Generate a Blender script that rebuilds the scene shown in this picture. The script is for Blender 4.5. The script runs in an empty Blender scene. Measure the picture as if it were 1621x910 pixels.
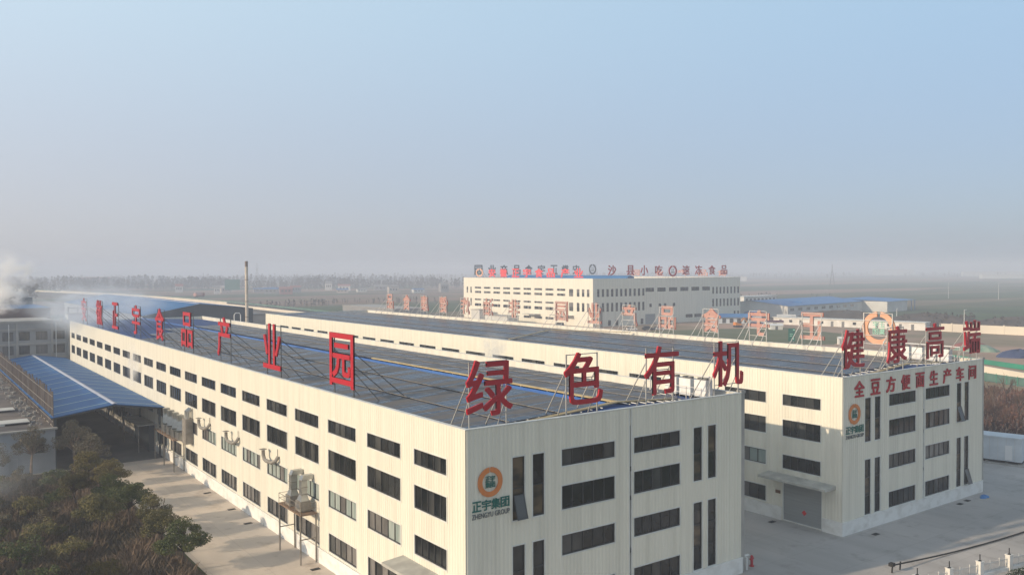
import bpy, math, random
from mathutils import Vector, Matrix
R = math.radians
rng = random.Random(11)
S = bpy.context.scene
COL = S.collection

# ------------------------------------------------------------------ camera, sky, sun, exposure
cam = bpy.data.cameras.new('camera')
cam.sensor_width = 36.0
cam.lens = 1346.1 / 1621 * 36.0
cam.clip_start = 0.5
cam.clip_end = 30000
camo = bpy.data.objects.new('camera', cam)
COL.objects.link(camo)
_p, _y, _r = R(1.182), R(-35.988), R(-0.213)
fw = Vector((-math.sin(_y) * math.cos(_p), math.cos(_y) * math.cos(_p), -math.sin(_p)))
rt = Vector((math.cos(_y), math.sin(_y), 0))
up = rt.cross(fw)
rt, up = rt * math.cos(_r) + up * math.sin(_r), -rt * math.sin(_r) + up * math.cos(_r)
camo.matrix_world = Matrix(((rt.x, up.x, -fw.x, -31.487), (rt.y, up.y, -fw.y, -48.839), (rt.z, up.z, -fw.z, 26.96), (0, 0, 0, 1)))
S.camera = camo

SUN_AZ = 171.0      # degrees, counter-clockwise from +x
SUN_EL = 19.6
SKY_VEIL = 0.7
VEIL_LOW = (3.0, 3.2, 3.65, 1)
VEIL_HIGH = (3.35, 4.5, 5.35, 1)
VEIL_SIDE = (.62, .42, .27)
ZENITH = 0.42
world = bpy.data.worlds.new('World')
S.world = world
world.use_nodes = True
wn = world.node_tree
sky = wn.nodes.new('ShaderNodeTexSky')
sky.sky_type = 'NISHITA'
sky.sun_disc = False
sky.sun_elevation = R(SUN_EL)
sky.sun_rotation = R(90.0 - SUN_AZ)
sky.air_density = 0.8
sky.dust_density = 2.0
sky.ozone_density = 3.0
sky.altitude = 60
# high thin haze veils the whole sky dome: paler towards the sun, greyer low down
def wnode(t, **kw):
    n = wn.nodes.new(t)
    for k, v in kw.items():
        setattr(n, k, v)
    return n


_d = Vector((math.cos(R(SUN_AZ)) * math.cos(R(SUN_EL)), math.sin(R(SUN_AZ)) * math.cos(R(SUN_EL)), math.sin(R(SUN_EL))))
tcw = wnode('ShaderNodeTexCoord')
dotn = wnode('ShaderNodeVectorMath', operation='DOT_PRODUCT')
dotn.inputs[1].default_value = _d
wn.links.new(tcw.outputs['Generated'], dotn.inputs[0])
sepw = wnode('ShaderNodeSeparateXYZ')
wn.links.new(tcw.outputs['Generated'], sepw.inputs[0])
elev = wnode('ShaderNodeMapRange', interpolation_type='SMOOTHSTEP')
elev.inputs['From Min'].default_value = .03
elev.inputs['From Max'].default_value = .33
wn.links.new(sepw.outputs['Z'], elev.inputs[0])
vcol = wnode('ShaderNodeMix', data_type='RGBA')
vcol.inputs['A'].default_value = VEIL_LOW
vcol.inputs['B'].default_value = VEIL_HIGH
wn.links.new(elev.outputs[0], vcol.inputs['Factor'])
side = wnode('ShaderNodeVectorMath', operation='MULTIPLY_ADD')   # 1 + (dot + .45) * k
wn.links.new(dotn.outputs['Value'], side.inputs[0])
side.inputs[1].default_value = VEIL_SIDE
side.inputs[2].default_value = [1 + .45 * k for k in VEIL_SIDE]
zen = wnode('ShaderNodeMapRange', interpolation_type='SMOOTHSTEP')
zen.inputs['From Min'].default_value = .30
zen.inputs['From Max'].default_value = .85
zen.inputs['To Min'].default_value = 1.0
zen.inputs['To Max'].default_value = ZENITH
wn.links.new(sepw.outputs['Z'], zen.inputs[0])
vzen = wnode('ShaderNodeVectorMath', operation='SCALE')
wn.links.new(vcol.outputs['Result'], vzen.inputs[0])
wn.links.new(zen.outputs[0], vzen.inputs['Scale'])
vmul = wnode('ShaderNodeVectorMath', operation='MULTIPLY')
wn.links.new(vzen.outputs[0], vmul.inputs[0])
wn.links.new(side.outputs[0], vmul.inputs[1])
veil = wnode('ShaderNodeMix', data_type='RGBA')
veil.inputs['Factor'].default_value = SKY_VEIL
wn.links.new(vmul.outputs[0], veil.inputs['B'])
wn.links.new(sky.outputs[0], veil.inputs['A'])
wn.links.new(veil.outputs['Result'], wn.nodes['Background'].inputs[0])
wn.nodes['Background'].inputs[1].default_value = 0.12
sun = bpy.data.lights.new('sun', 'SUN')
sun.energy = 2.85
sun.angle = R(0.6)
sun.color = (1.0, 0.80, 0.56)
suno = bpy.data.objects.new('sun', sun)
COL.objects.link(suno)
_d = Vector((math.cos(R(SUN_AZ)) * math.cos(R(SUN_EL)), math.sin(R(SUN_AZ)) * math.cos(R(SUN_EL)), math.sin(R(SUN_EL))))
suno.rotation_euler = _d.to_track_quat('Z', 'Y').to_euler()
suno.location = (-200, 60, 120)
S.view_settings.view_transform = 'Standard'
S.view_settings.look = 'None'
S.view_settings.exposure = 0.5
S.view_settings.gamma = 1.0
S.view_settings.use_curve_mapping = False
S.cycles.max_bounces = 6
S.cycles.diffuse_bounces = 3
S.cycles.glossy_bounces = 3
S.cycles.transmission_bounces = 2
S.cycles.volume_bounces = 10
S.cycles.transparent_max_bounces = 8
S.cycles.volume_step_rate = 2.0
S.cycles.use_denoising = True
HAZE_DENSITY = 0.00072
HAZE_COLOR = (.78, .84, .975, 1)
HAZE_G = 0.0
HAZE_TOP = 50.0

# ------------------------------------------------------------------ materials
MATS = {}


def mat(name, c, c2=None, scale=1.0, detail=5.0, rough=0.75, metal=0.0, bump=0.0, bscale=None, stretch=(1, 1, 1), ramp=(0.35, 0.65), spec=0.35, world_co=False, c3=None, s3=0.1):
    m = bpy.data.materials.new(name)
    m.use_nodes = True
    nt = m.node_tree
    b = nt.nodes['Principled BSDF']
    b.inputs['Base Color'].default_value = (*c, 1)
    b.inputs['Roughness'].default_value = rough
    b.inputs['Metallic'].default_value = metal
    b.inputs['Specular IOR Level'].default_value = spec
    MATS[name] = m
    if c2 is None and not bump:
        return m
    if world_co:
        co = nt.nodes.new('ShaderNodeNewGeometry').outputs['Position']
    else:
        co = nt.nodes.new('ShaderNodeTexCoord').outputs['Object']
    mp = nt.nodes.new('ShaderNodeMapping')
    mp.inputs['Scale'].default_value = stretch
    nt.links.new(co, mp.inputs[0])
    if c2 is not None:
        n = nt.nodes.new('ShaderNodeTexNoise')
        n.inputs['Scale'].default_value = scale
        n.inputs['Detail'].default_value = detail
        nt.links.new(mp.outputs[0], n.inputs['Vector'])
        rp = nt.nodes.new('ShaderNodeValToRGB')
        rp.color_ramp.elements[0].position = ramp[0]
        rp.color_ramp.elements[0].color = (*c, 1)
        rp.color_ramp.elements[1].position = ramp[1]
        rp.color_ramp.elements[1].color = (*c2, 1)
        nt.links.new(n.outputs[0], rp.inputs[0])
        out = rp.outputs[0]
        if c3 is not None:
            n3 = nt.nodes.new('ShaderNodeTexNoise')
            n3.inputs['Scale'].default_value = s3
            n3.inputs['Detail'].default_value = 4
            nt.links.new(mp.outputs[0], n3.inputs['Vector'])
            r3 = nt.nodes.new('ShaderNodeValToRGB')
            r3.color_ramp.elements[0].position = 0.45
            r3.color_ramp.elements[1].position = 0.62
            nt.links.new(n3.outputs[0], r3.inputs[0])
            mx = nt.nodes.new('ShaderNodeMix')
            mx.data_type = 'RGBA'
            nt.links.new(r3.outputs[0], mx.inputs['Factor'])
            nt.links.new(out, mx.inputs['A'])
            mx.inputs['B'].default_value = (*c3, 1)
            out = mx.outputs['Result']
        nt.links.new(out, b.inputs['Base Color'])
    if bump:
        n2 = nt.nodes.new('ShaderNodeTexNoise')
        n2.inputs['Scale'].default_value = bscale or scale * 4
        n2.inputs['Detail'].default_value = 6
        nt.links.new(mp.outputs[0], n2.inputs['Vector'])
        bp = nt.nodes.new('ShaderNodeBump')
        bp.inputs['Strength'].default_value = bump
        bp.inputs['Distance'].default_value = 0.1
        nt.links.new(n2.outputs[0], bp.inputs['Height'])
        nt.links.new(bp.outputs[0], b.inputs['Normal'])
    return m


mat('cream_cladding', (.755, .72, .615), (.63, .60, .51), scale=1.0, stretch=(1.3, 1.3, .06), ramp=(.42, .80), rough=.5, spec=.3)
mat('white_render', (.78, .77, .74), (.62, .60, .56), scale=1.0, stretch=(.8, .8, 1.2), ramp=(.45, .75), rough=.85)
mat('trim_white', (.72, .72, .68), (.6, .6, .56), scale=.6, rough=.45)
mat('joint_dark', (.03, .03, .03))
mat('frame_dark', (.045, .045, .045), rough=.4)
mat('roof_blue', (.014, .050, .18), (.022, .066, .21), scale=.35, rough=.6, spec=.2)
mat('roof_blue_light', (.018, .125, .32), (.03, .16, .38), scale=.15, rough=.6, spec=.2)
mat('canopy_blue', (.020, .105, .30), (.032, .135, .35), scale=.12, detail=6, rough=.6, spec=.2)
mat('skylight_strip', (.26, .40, .40), (.20, .34, .38), scale=.3, rough=.4)
mat('ridge_blue', (.05, .14, .42), (.08, .19, .46), scale=.4, rough=.5, spec=.2)
mat('ridge_lavender', (.50, .53, .62), (.42, .45, .55), scale=.5, rough=.5)
mat('tray_yellow', (.50, .40, .22), (.40, .31, .17), scale=1.5, rough=.6)
mat('pipe_white', (.70, .70, .68), rough=.5)
mat('letter_red', (.46, .010, .022), (.39, .010, .020), scale=1.2, rough=.45, spec=.4)
mat('letter_bright', (.72, .06, .07), rough=.5)
mat('leaf_yellow', (.16, .12, .028), (.10, .09, .025), scale=.7, rough=.75)
mat('letter_back', (.52, .31, .265), (.42, .215, .185), scale=2.5, rough=.6)
mat('logo_orange', (.70, .24, .07), (.62, .20, .06), scale=1.5, rough=.55)
mat('logo_orange_back', (.72, .40, .26), (.62, .33, .21), scale=2.0, rough=.6)
mat('logo_green', (.012, .13, .105), rough=.55)
mat('logo_grey', (.10, .12, .13), rough=.6)
mat('logo_mint', (.25, .55, .42), (.35, .62, .5), scale=3, rough=.6)
mat('post_grey', (.16, .16, .16), (.10, .10, .10), scale=.8, rough=.5, metal=.3)
mat('post_mid', (.38, .38, .37), (.28, .28, .27), scale=.8, rough=.5)
mat('post_pale', (.68, .66, .62), (.52, .50, .47), scale=.8, rough=.5)
mat('steel', (.42, .43, .42), (.30, .31, .31), scale=1.2, rough=.32, metal=.75)
mat('steel_dull', (.30, .28, .25), (.21, .19, .165), scale=1.5, rough=.6, metal=.3)
mat('rusty', (.26, .17, .11), (.16, .11, .08), scale=2.0, rough=.8)
mat('shutter_grey', (.30, .31, .31), (.26, .27, .27), scale=.8, rough=.5, stretch=(.3, .3, 8))
mat('canopy_grey', (.50, .49, .44), (.36, .35, .32), scale=.9, rough=.85)
mat('sign_red', (.55, .02, .02), rough=.6)
mat('plaque_brown', (.16, .08, .04), rough=.5)
mat('black', (.02, .02, .02), rough=.7)
mat('manhole_iron', (.07, .065, .06), (.04, .04, .04), scale=3, rough=.7)
mat('ac_white', (.80, .80, .78), (.68, .68, .66), scale=1.2, rough=.45)
mat('ac_grille', (.16, .16, .16), rough=.6)
mat('white_box', (.62, .66, .70), (.52, .56, .60), scale=.6, rough=.5)
mat('concrete', (.42, .40, .37), (.32, .31, .29), scale=.5, rough=.9)
mat('grey_facade', (.34, .34, .335), (.27, .27, .27), scale=.25, rough=.85)
mat('brown_facade', (.12, .10, .10), (.16, .10, .10), scale=.2, rough=.9)
mat('blue_grey_wall', (.36, .39, .43), (.29, .32, .36), scale=.35, rough=.85)
mat('flat_roof', (.13, .115, .11), (.075, .07, .07), scale=.5, rough=.95, c3=(.18, .15, .13), s3=.15)
mat('slat_rust', (.060, .044, .040), (.035, .030, .029), scale=.9, rough=.85)
mat('slat_grey', (.095, .08, .078), (.055, .05, .05), scale=.9, rough=.85)
mat('dark_sheet', (.035, .05, .065), (.05, .065, .08), scale=.2, rough=.6)
mat('chimney_paint', (.56, .50, .42), (.46, .40, .33), scale=.4, rough=.6)
mat('chimney_dark', (.16, .12, .10), rough=.8)
mat('road_barrier', (.72, .64, .52), (.60, .54, .45), scale=.05, rough=.85)
mat('rail_green', (.02, .26, .16), (.03, .20, .13), scale=.2, rough=.6)
mat('mesh_green', (.10, .19, .16), (.07, .14, .12), scale=.3, rough=.8)
mat('shed_white', (.62, .61, .57), (.52, .51, .48), scale=.15, rough=.7)
mat('house_wall', (.50, .44, .38), (.40, .34, .30), scale=.3, rough=.85)
mat('house_white', (.72, .70, .66), (.6, .58, .54), scale=.3, rough=.85)
mat('house_grey', (.26, .25, .25), (.2, .2, .2), scale=.3, rough=.85)
mat('tile_red', (.32, .10, .08), (.25, .09, .075), scale=.4, rough=.85)
mat('sheet_blue', (.04, .17, .42), (.06, .21, .46), scale=.2, rough=.5)
mat('purple_roof', (.10, .035, .06), rough=.7)
mat('paint_white', (.76, .76, .76), rough=.4)
mat('paint_black', (.025, .028, .032), rough=.3)
mat('paint_silver', (.42, .44, .46), rough=.35, metal=.4)
mat('excavator_orange', (.62, .22, .03), rough=.5)
mat('sign_green', (.006, .11, .075), rough=.5)
mat('hydrant_red', (.45, .03, .04), rough=.5)
mat('rubber', (.03, .03, .03), rough=.9)
mat('tarp_blue', (.035, .055, .13), (.05, .07, .15), scale=.4, rough=.7)
mat('net_green', (.16, .26, .20), (.24, .30, .24), scale=.4, rough=.9, ramp=(.4, .6))
mat('dirt', (.20, .135, .095), (.14, .10, .075), scale=.3, rough=.95)
mat('dirt_dark', (.075, .065, .06), (.05, .045, .04), scale=.2, rough=.95)
mat('bark', (.085, .06, .045), (.05, .038, .03), scale=2, rough=.95)
mat('bark_pale', (.24, .19, .15), (.16, .12, .10), scale=2, rough=.95)
mat('twig', (.13, .085, .06), (.09, .06, .045), scale=.6, rough=.95)
mat('twig_rust', (.15, .075, .05), (.10, .055, .042), scale=.6, rough=.95)
mat('leaf_green', (.040, .062, .014), (.095, .100, .022), scale=.7, rough=.7)
mat('leaf_olive', (.14, .12, .038), (.075, .07, .024), scale=.7, rough=.75)
mat('leaf_dry', (.15, .13, .085), (.095, .082, .055), scale=.7, rough=.85)
mat('reed_tan', (.205, .145, .10), (.12, .09, .062), scale=.25, rough=.9, world_co=True)
mat('reed_dark', (.12, .092, .06), (.07, .06, .038), scale=.25, rough=.9, world_co=True)
mat('far_wood', (.045, .040, .036), (.062, .053, .046), scale=.02, rough=1, world_co=True)
mat('hedge', (.018, .035, .014), (.03, .05, .02), scale=1.0, rough=.8)


def glass(name, c, c2, scale, stretch, rough=.08, spec=.5):
    m = mat(name, c, c2, scale=scale, stretch=stretch, rough=rough, spec=spec, detail=2, ramp=(.42, .62), world_co=True)
    return m


glass('glass_dark', (.009, .011, .012), (.028, .030, .031), .55, (1, 1, .8))
glass('glass_mid', (.035, .038, .04), (.075, .075, .07), .5, (1, 1, .5))
glass('glass_curtain', (.26, .31, .29), (.40, .44, .41), 1.2, (1, 1, .15), rough=.2)
glass('glass_grey', (.12, .115, .11), (.19, .18, .17), .9, (1, 1, .3), rough=.15)
glass('glass_brown', (.03, .028, .024), (.14, .10, .06), .9, (.4, .4, 1.0))


def wall_ribs(m):
    """thin seam lines of the cladding: a faint stripe of dust along every rib foot"""
    return m


def panel_material(name, dust_lo, dust_hi, dark, dusty, patch):
    m = bpy.data.materials.new(name)
    m.use_nodes = True
    nt = m.node_tree
    b = nt.nodes['Principled BSDF']
    tc = nt.nodes.new('ShaderNodeTexCoord')
    br = nt.nodes.new('ShaderNodeTexBrick')
    br.offset = 0
    br.inputs['Scale'].default_value = 1
    br.inputs['Brick Width'].default_value = 1.15
    br.inputs['Row Height'].default_value = 1.0
    br.inputs['Mortar Size'].default_value = .022
    br.inputs['Mortar Smooth'].default_value = .2
    br.inputs['Color1'].default_value = (*dark, 1)
    br.inputs['Color2'].default_value = (dark[0] * 1.7, dark[1] * 1.6, dark[2] * 1.45, 1)
    br.inputs['Mortar'].default_value = (.28, .29, .31, 1)
    nt.links.new(tc.outputs['Object'], br.inputs['Vector'])
    mp = nt.nodes.new('ShaderNodeMapping')
    mp.inputs['Scale'].default_value = (.09, .55, 1)
    nt.links.new(tc.outputs['Object'], mp.inputs[0])
    n = nt.nodes.new('ShaderNodeTexNoise')
    n.inputs['Scale'].default_value = 1.0
    n.inputs['Detail'].default_value = 7
    n.inputs['Roughness'].default_value = .62
    n.inputs['Distortion'].default_value = .4
    nt.links.new(mp.outputs[0], n.inputs['Vector'])
    rp = nt.nodes.new('ShaderNodeValToRGB')
    rp.color_ramp.elements[0].position = patch[0]
    rp.color_ramp.elements[1].position = patch[1]
    rp.color_ramp.elements[0].color = (dust_lo,) * 3 + (1,)
    rp.color_ramp.elements[1].color = (dust_hi,) * 3 + (1,)
    nt.links.new(n.outputs[0], rp.inputs[0])
    mx = nt.nodes.new('ShaderNodeMix')
    mx.data_type = 'RGBA'
    nt.links.new(rp.outputs[0], mx.inputs['Factor'])
    nt.links.new(br.outputs['Color'], mx.inputs['A'])
    mx.inputs['B'].default_value = (*dusty, 1)
    nt.links.new(mx.outputs['Result'], b.inputs['Base Color'])
    ma = nt.nodes.new('ShaderNodeMapRange')
    ma.inputs['To Min'].default_value = .22
    ma.inputs['To Max'].default_value = .6
    nt.links.new(rp.outputs[0], ma.inputs[0])
    nt.links.new(ma.outputs[0], b.inputs['Roughness'])
    b.inputs['Specular IOR Level'].default_value = .10
    MATS[name] = m


panel_material('solar_dusty', .03, .95, (.008, .024, .055), (.165, .148, .135), (.46, .54))
panel_material('solar_slate', .05, .40, (.022, .028, .045), (.11, .11, .12), (.35, .75))


def yard_material(name, c1, c2, c3_):
    m = mat(name, c1, c2, scale=.12, detail=9, rough=.9, ramp=(.35, .7), world_co=True, c3=c3_, s3=.045)
    nt = m.node_tree
    b = nt.nodes['Principled BSDF']
    src = b.inputs['Base Color'].links[0].from_socket
    geo = nt.nodes.new('ShaderNodeNewGeometry')
    br = nt.nodes.new('ShaderNodeTexBrick')
    br.offset = 0
    br.inputs['Scale'].default_value = 1
    br.inputs['Brick Width'].default_value = 4.5
    br.inputs['Row Height'].default_value = 5.0
    br.inputs['Mortar Size'].default_value = .045
    br.inputs['Mortar Smooth'].default_value = .5
    br.inputs['Color1'].default_value = (1, 1, 1, 1)
    br.inputs['Color2'].default_value = (.93, .93, .935, 1)
    br.inputs['Mortar'].default_value = (.84, .83, .82, 1)
    nt.links.new(geo.outputs['Position'], br.inputs['Vector'])
    n = nt.nodes.new('ShaderNodeTexNoise')
    n.inputs['Scale'].default_value = .35
    n.inputs['Detail'].default_value = 8
    n.inputs['Roughness'].default_value = .7
    nt.links.new(geo.outputs['Position'], n.inputs['Vector'])
    rp = nt.nodes.new('ShaderNodeValToRGB')
    rp.color_ramp.elements[0].position = .28
    rp.color_ramp.elements[0].color = (.66, .64, .62, 1)
    rp.color_ramp.elements[1].position = .46
    rp.color_ramp.elements[1].color = (1, 1, 1, 1)
    nt.links.new(n.outputs[0], rp.inputs[0])
    mp = nt.nodes.new('ShaderNodeMapping')
    mp.inputs['Scale'].default_value = (.55, .03, 1)
    mp.inputs['Rotation'].default_value = (0, 0, R(24))
    nt.links.new(geo.outputs['Position'], mp.inputs[0])
    n2 = nt.nodes.new('ShaderNodeTexNoise')
    n2.inputs['Scale'].default_value = 1.0
    n2.inputs['Detail'].default_value = 5
    nt.links.new(mp.outputs[0], n2.inputs['Vector'])
    r2 = nt.nodes.new('ShaderNodeValToRGB')
    r2.color_ramp.elements[0].position = .30
    r2.color_ramp.elements[0].color = (.90, .895, .89, 1)
    r2.color_ramp.elements[1].position = .52
    r2.color_ramp.elements[1].color = (1, 1, 1, 1)
    nt.links.new(n2.outputs[0], r2.inputs[0])
    for s in (br.outputs['Color'], rp.outputs[0], r2.outputs[0]):
        mx = nt.nodes.new('ShaderNodeMix')
        mx.data_type = 'RGBA'
        mx.blend_type = 'MULTIPLY'
        mx.inputs['Factor'].default_value = 1
        nt.links.new(src, mx.inputs['A'])
        nt.links.new(s, mx.inputs['B'])
        src = mx.outputs['Result']
    nt.links.new(src, b.inputs['Base Color'])


yard_material('yard_concrete', (.65, .56, .465), (.54, .475, .405), (.47, .425, .38))
yard_material('apron_concrete', (.53, .495, .465), (.45, .425, .405), (.40, .385, .37))


def field_material():
    """farmland: long strips of winter wheat, bare soil and dry grass"""
    m = bpy.data.materials.new('farmland')
    m.use_nodes = True
    nt = m.node_tree
    b = nt.nodes['Principled BSDF']
    b.inputs['Roughness'].default_value = 1
    b.inputs['Specular IOR Level'].default_value = .1
    geo = nt.nodes.new('ShaderNodeNewGeometry')
    mp = nt.nodes.new('ShaderNodeMapping')
    mp.inputs['Rotation'].default_value = (0, 0, R(20))
    mp.inputs['Scale'].default_value = (.0022, .011, 1)
    nt.links.new(geo.outputs['Position'], mp.inputs[0])
    vo = nt.nodes.new('ShaderNodeTexVoronoi')
    vo.inputs['Scale'].default_value = 1
    nt.links.new(mp.outputs[0], vo.inputs['Vector'])
    sep = nt.nodes.new('ShaderNodeSeparateColor')
    nt.links.new(vo.outputs['Color'], sep.inputs[0])
    rp = nt.nodes.new('ShaderNodeValToRGB')
    rp.color_ramp.interpolation = 'CONSTANT'
    e = rp.color_ramp.elements
    cols = [(0, (.048, .095, .034)), (.16, (.20, .165, .10)), (.36, (.06, .10, .042)), (.48, (.32, .215, .155)), (.70, (.10, .115, .055)), (.80, (.24, .165, .12))]
    e[0].position, e[0].color = 0, (*cols[0][1], 1)
    e[1].position, e[1].color = cols[1][0], (*cols[1][1], 1)
    for p, c in cols[2:]:
        x = e.new(p)
        x.color = (*c, 1)
    nt.links.new(sep.outputs[0], rp.inputs[0])
    n = nt.nodes.new('ShaderNodeTexNoise')
    n.inputs['Scale'].default_value = .02
    n.inputs['Detail'].default_value = 8
    nt.links.new(geo.outputs['Position'], n.inputs['Vector'])
    r2 = nt.nodes.new('ShaderNodeValToRGB')
    r2.color_ramp.elements[0].position = .3
    r2.color_ramp.elements[0].color = (.62, .62, .62, 1)
    r2.color_ramp.elements[1].position = .7
    r2.color_ramp.elements[1].color = (1.15, 1.1, 1.05, 1)
    nt.links.new(n.outputs[0], r2.inputs[0])
    mx = nt.nodes.new('ShaderNodeMix')
    mx.data_type = 'RGBA'
    mx.blend_type = 'MULTIPLY'
    mx.inputs['Factor'].default_value = 1
    nt.links.new(rp.outputs[0], mx.inputs['A'])
    nt.links.new(r2.outputs[0], mx.inputs['B'])
    nt.links.new(mx.outputs['Result'], b.inputs['Base Color'])
    MATS['farmland'] = m


field_material()
mat('lot_soil', (.42, .28, .21), (.33, .23, .16), scale=.03, detail=9, rough=1, world_co=True, c3=(.20, .17, .095), s3=.018, ramp=(.4, .6))
mat('lot_grass', (.085, .11, .04), (.14, .14, .07), scale=.05, detail=8, rough=1, world_co=True)
mat('scrub_soil', (.085, .06, .042), (.05, .042, .028), scale=.3, detail=7, rough=1, world_co=True)
mat('asphalt', (.075, .075, .075), (.055, .055, .055), scale=.2, rough=.95, world_co=True)
mat('asphalt_lane', (.16, .155, .15), (.12, .118, .115), scale=.25, rough=.95, world_co=True)
mat('pale_track', (.36, .31, .25), (.28, .24, .20), scale=.2, rough=.95, world_co=True)


# ------------------------------------------------------------------ mesh helpers
class MB:
    def __init__(s):
        s.v = []
        s.f = []
        s.m = []

    def quad(s, a, b, c, d, mi=0):
        n = len(s.v)
        s.v += [tuple(a), tuple(b), tuple(c), tuple(d)]
        s.f.append((n, n + 1, n + 2, n + 3))
        s.m.append(mi)

    def tri(s, a, b, c, mi=0):
        n = len(s.v)
        s.v += [tuple(a), tuple(b), tuple(c)]
        s.f.append((n, n + 1, n + 2))
        s.m.append(mi)

    def poly(s, pts, mi=0):
        n = len(s.v)
        s.v += [tuple(p) for p in pts]
        s.f.append(tuple(range(n, n + len(pts))))
        s.m.append(mi)

    def box(s, x0, y0, z0, x1, y1, z1, mi=0):
        n = len(s.v)
        s.v += [(x0, y0, z0), (x1, y0, z0), (x1, y1, z0), (x0, y1, z0), (x0, y0, z1), (x1, y0, z1), (x1, y1, z1), (x0, y1, z1)]
        for q in ((0, 3, 2, 1), (4, 5, 6, 7), (0, 1, 5, 4), (1, 2, 6, 5), (2, 3, 7, 6), (3, 0, 4, 7)):
            s.f.append(tuple(n + i for i in q))
            s.m.append(mi)

    def beam(s, a, b, w, h=None, mi=0):
        a, b = Vector(a), Vector(b)
        d = (b - a).normalized()
        h = h or w
        u = d.cross(Vector((0, 0, 1)))
        if u.length < 1e-4:
            u = Vector((1, 0, 0))
        u.normalize()
        v = u.cross(d)
        n = len(s.v)
        for p in (a, b):
            for i, j in ((-1, -1), (1, -1), (1, 1), (-1, 1)):
                s.v.append(tuple(p + u * (i * w / 2) + v * (j * h / 2)))
        for q in ((0, 1, 2, 3), (7, 6, 5, 4), (0, 4, 5, 1), (1, 5, 6, 2), (2, 6, 7, 3), (3, 7, 4, 0)):
            s.f.append(tuple(n + i for i in q))
            s.m.append(mi)

    def tube(s, pts, r, sides=8, mi=0, r2=None, cap=True):
        pts = [Vector(p) for p in pts]
        n0 = len(s.v)
        k = len(pts)
        for i, p in enumerate(pts):
            d = (pts[min(i + 1, k - 1)] - pts[max(i - 1, 0)]).normalized()
            u = d.cross(Vector((.13, .31, .94)))
            if u.length < 1e-3:
                u = d.cross(Vector((1, 0, 0)))
            u.normalize()
            v = u.cross(d)
            rr = r if r2 is None else r + (r2 - r) * i / (k - 1)
            for j in range(sides):
                a = 2 * math.pi * j / sides
                s.v.append(tuple(p + u * (rr * math.cos(a)) + v * (rr * math.sin(a))))
        for i in range(k - 1):
            for j in range(sides):
                a = n0 + i * sides + j
                b = n0 + i * sides + (j + 1) % sides
                s.f.append((a, b, b + sides, a + sides))
                s.m.append(mi)
        if cap:
            s.f.append(tuple(n0 + j for j in range(sides))[::-1])
            s.f.append(tuple(n0 + (k - 1) * sides + j for j in range(sides)))
            s.m += [mi, mi]

    def ring(s, cx, cz, R0, R1, y0, y1, a0=0, a1=2 * math.pi, n=40, mi=0, mback=None):
        mb = mi if mback is None else mback
        full = abs(a1 - a0 - 2 * math.pi) < 1e-4
        for i in range(n):
            t0 = a0 + (a1 - a0) * i / n
            t1 = a0 + (a1 - a0) * (i + 1) / n
            P = lambda r, t, y: (cx + r * math.cos(t), y, cz + r * math.sin(t))
            s.quad(P(R0, t0, y0), P(R1, t0, y0), P(R1, t1, y0), P(R0, t1, y0), mi)
            s.quad(P(R0, t0, y1), P(R0, t1, y1), P(R1, t1, y1), P(R1, t0, y1), mb)
            s.quad(P(R1, t0, y0), P(R1, t0, y1), P(R1, t1, y1), P(R1, t1, y0), mi)
            s.quad(P(R0, t0, y0), P(R0, t1, y0), P(R0, t1, y1), P(R0, t0, y1), mi)
            if not full and i in (0, n - 1):
                t = t0 if i == 0 else t1
                s.quad(P(R0, t, y0), P(R1, t, y0), P(R1, t, y1), P(R0, t, y1), mi)

    def mesh(s, name, mats, smooth=False):
        me = bpy.data.meshes.new(name)
        me.from_pydata(s.v, [], s.f)
        if isinstance(mats, str):
            mats = [mats]
        for m in mats:
            me.materials.append(MATS[m])
        me.polygons.foreach_set('material_index', s.m)
        if smooth:
            me.polygons.foreach_set('use_smooth', [True] * len(s.f))
        me.update()
        return me

    def build(s, name, mats, parent=None, loc=None, rz=0.0, smooth=False):
        return place(name, s.mesh(name, mats, smooth), parent, loc, rz)


def place(name, me, parent=None, loc=None, rz=0.0):
    o = bpy.data.objects.new(name, me)
    COL.objects.link(o)
    if parent:
        o.parent = parent
    if loc:
        o.location = loc
    if rz:
        o.rotation_euler = (0, 0, rz)
    return o


def tag(o, label=None, cat=None, group=None, kind=None):
    if label:
        o['label'] = label
    if cat:
        o['category'] = cat
    if group:
        o['group'] = group
    if kind:
        o['kind'] = kind
    return o


def thing(name, loc, label, cat, group=None, rz=0.0):
    o = bpy.data.objects.new(name, None)
    o.empty_display_size = .5
    COL.objects.link(o)
    o.location = loc
    o.rotation_euler = (0, 0, rz)
    return tag(o, label, cat, group)


def copy_tree(o, parent=None):
    c = o.copy()
    COL.objects.link(c)
    if parent:
        c.parent = parent
    for ch in list(o.children):
        copy_tree(ch, c)
    return c


def structure(name, mb, mats):
    return tag(mb.build(name, mats), kind='structure')


def sheet(name, pts, z, m):
    b = MB()
    b.poly([(p[0], p[1], z) for p in pts])
    return structure(name, b, m)


# ------------------------------------------------------------------ characters
GLYPH = {}
RED_CHARS = '绿色有机健康高端安徽正宇食品产业园非油炸沙县小吃速冻集团全豆方便面生车间'


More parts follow.
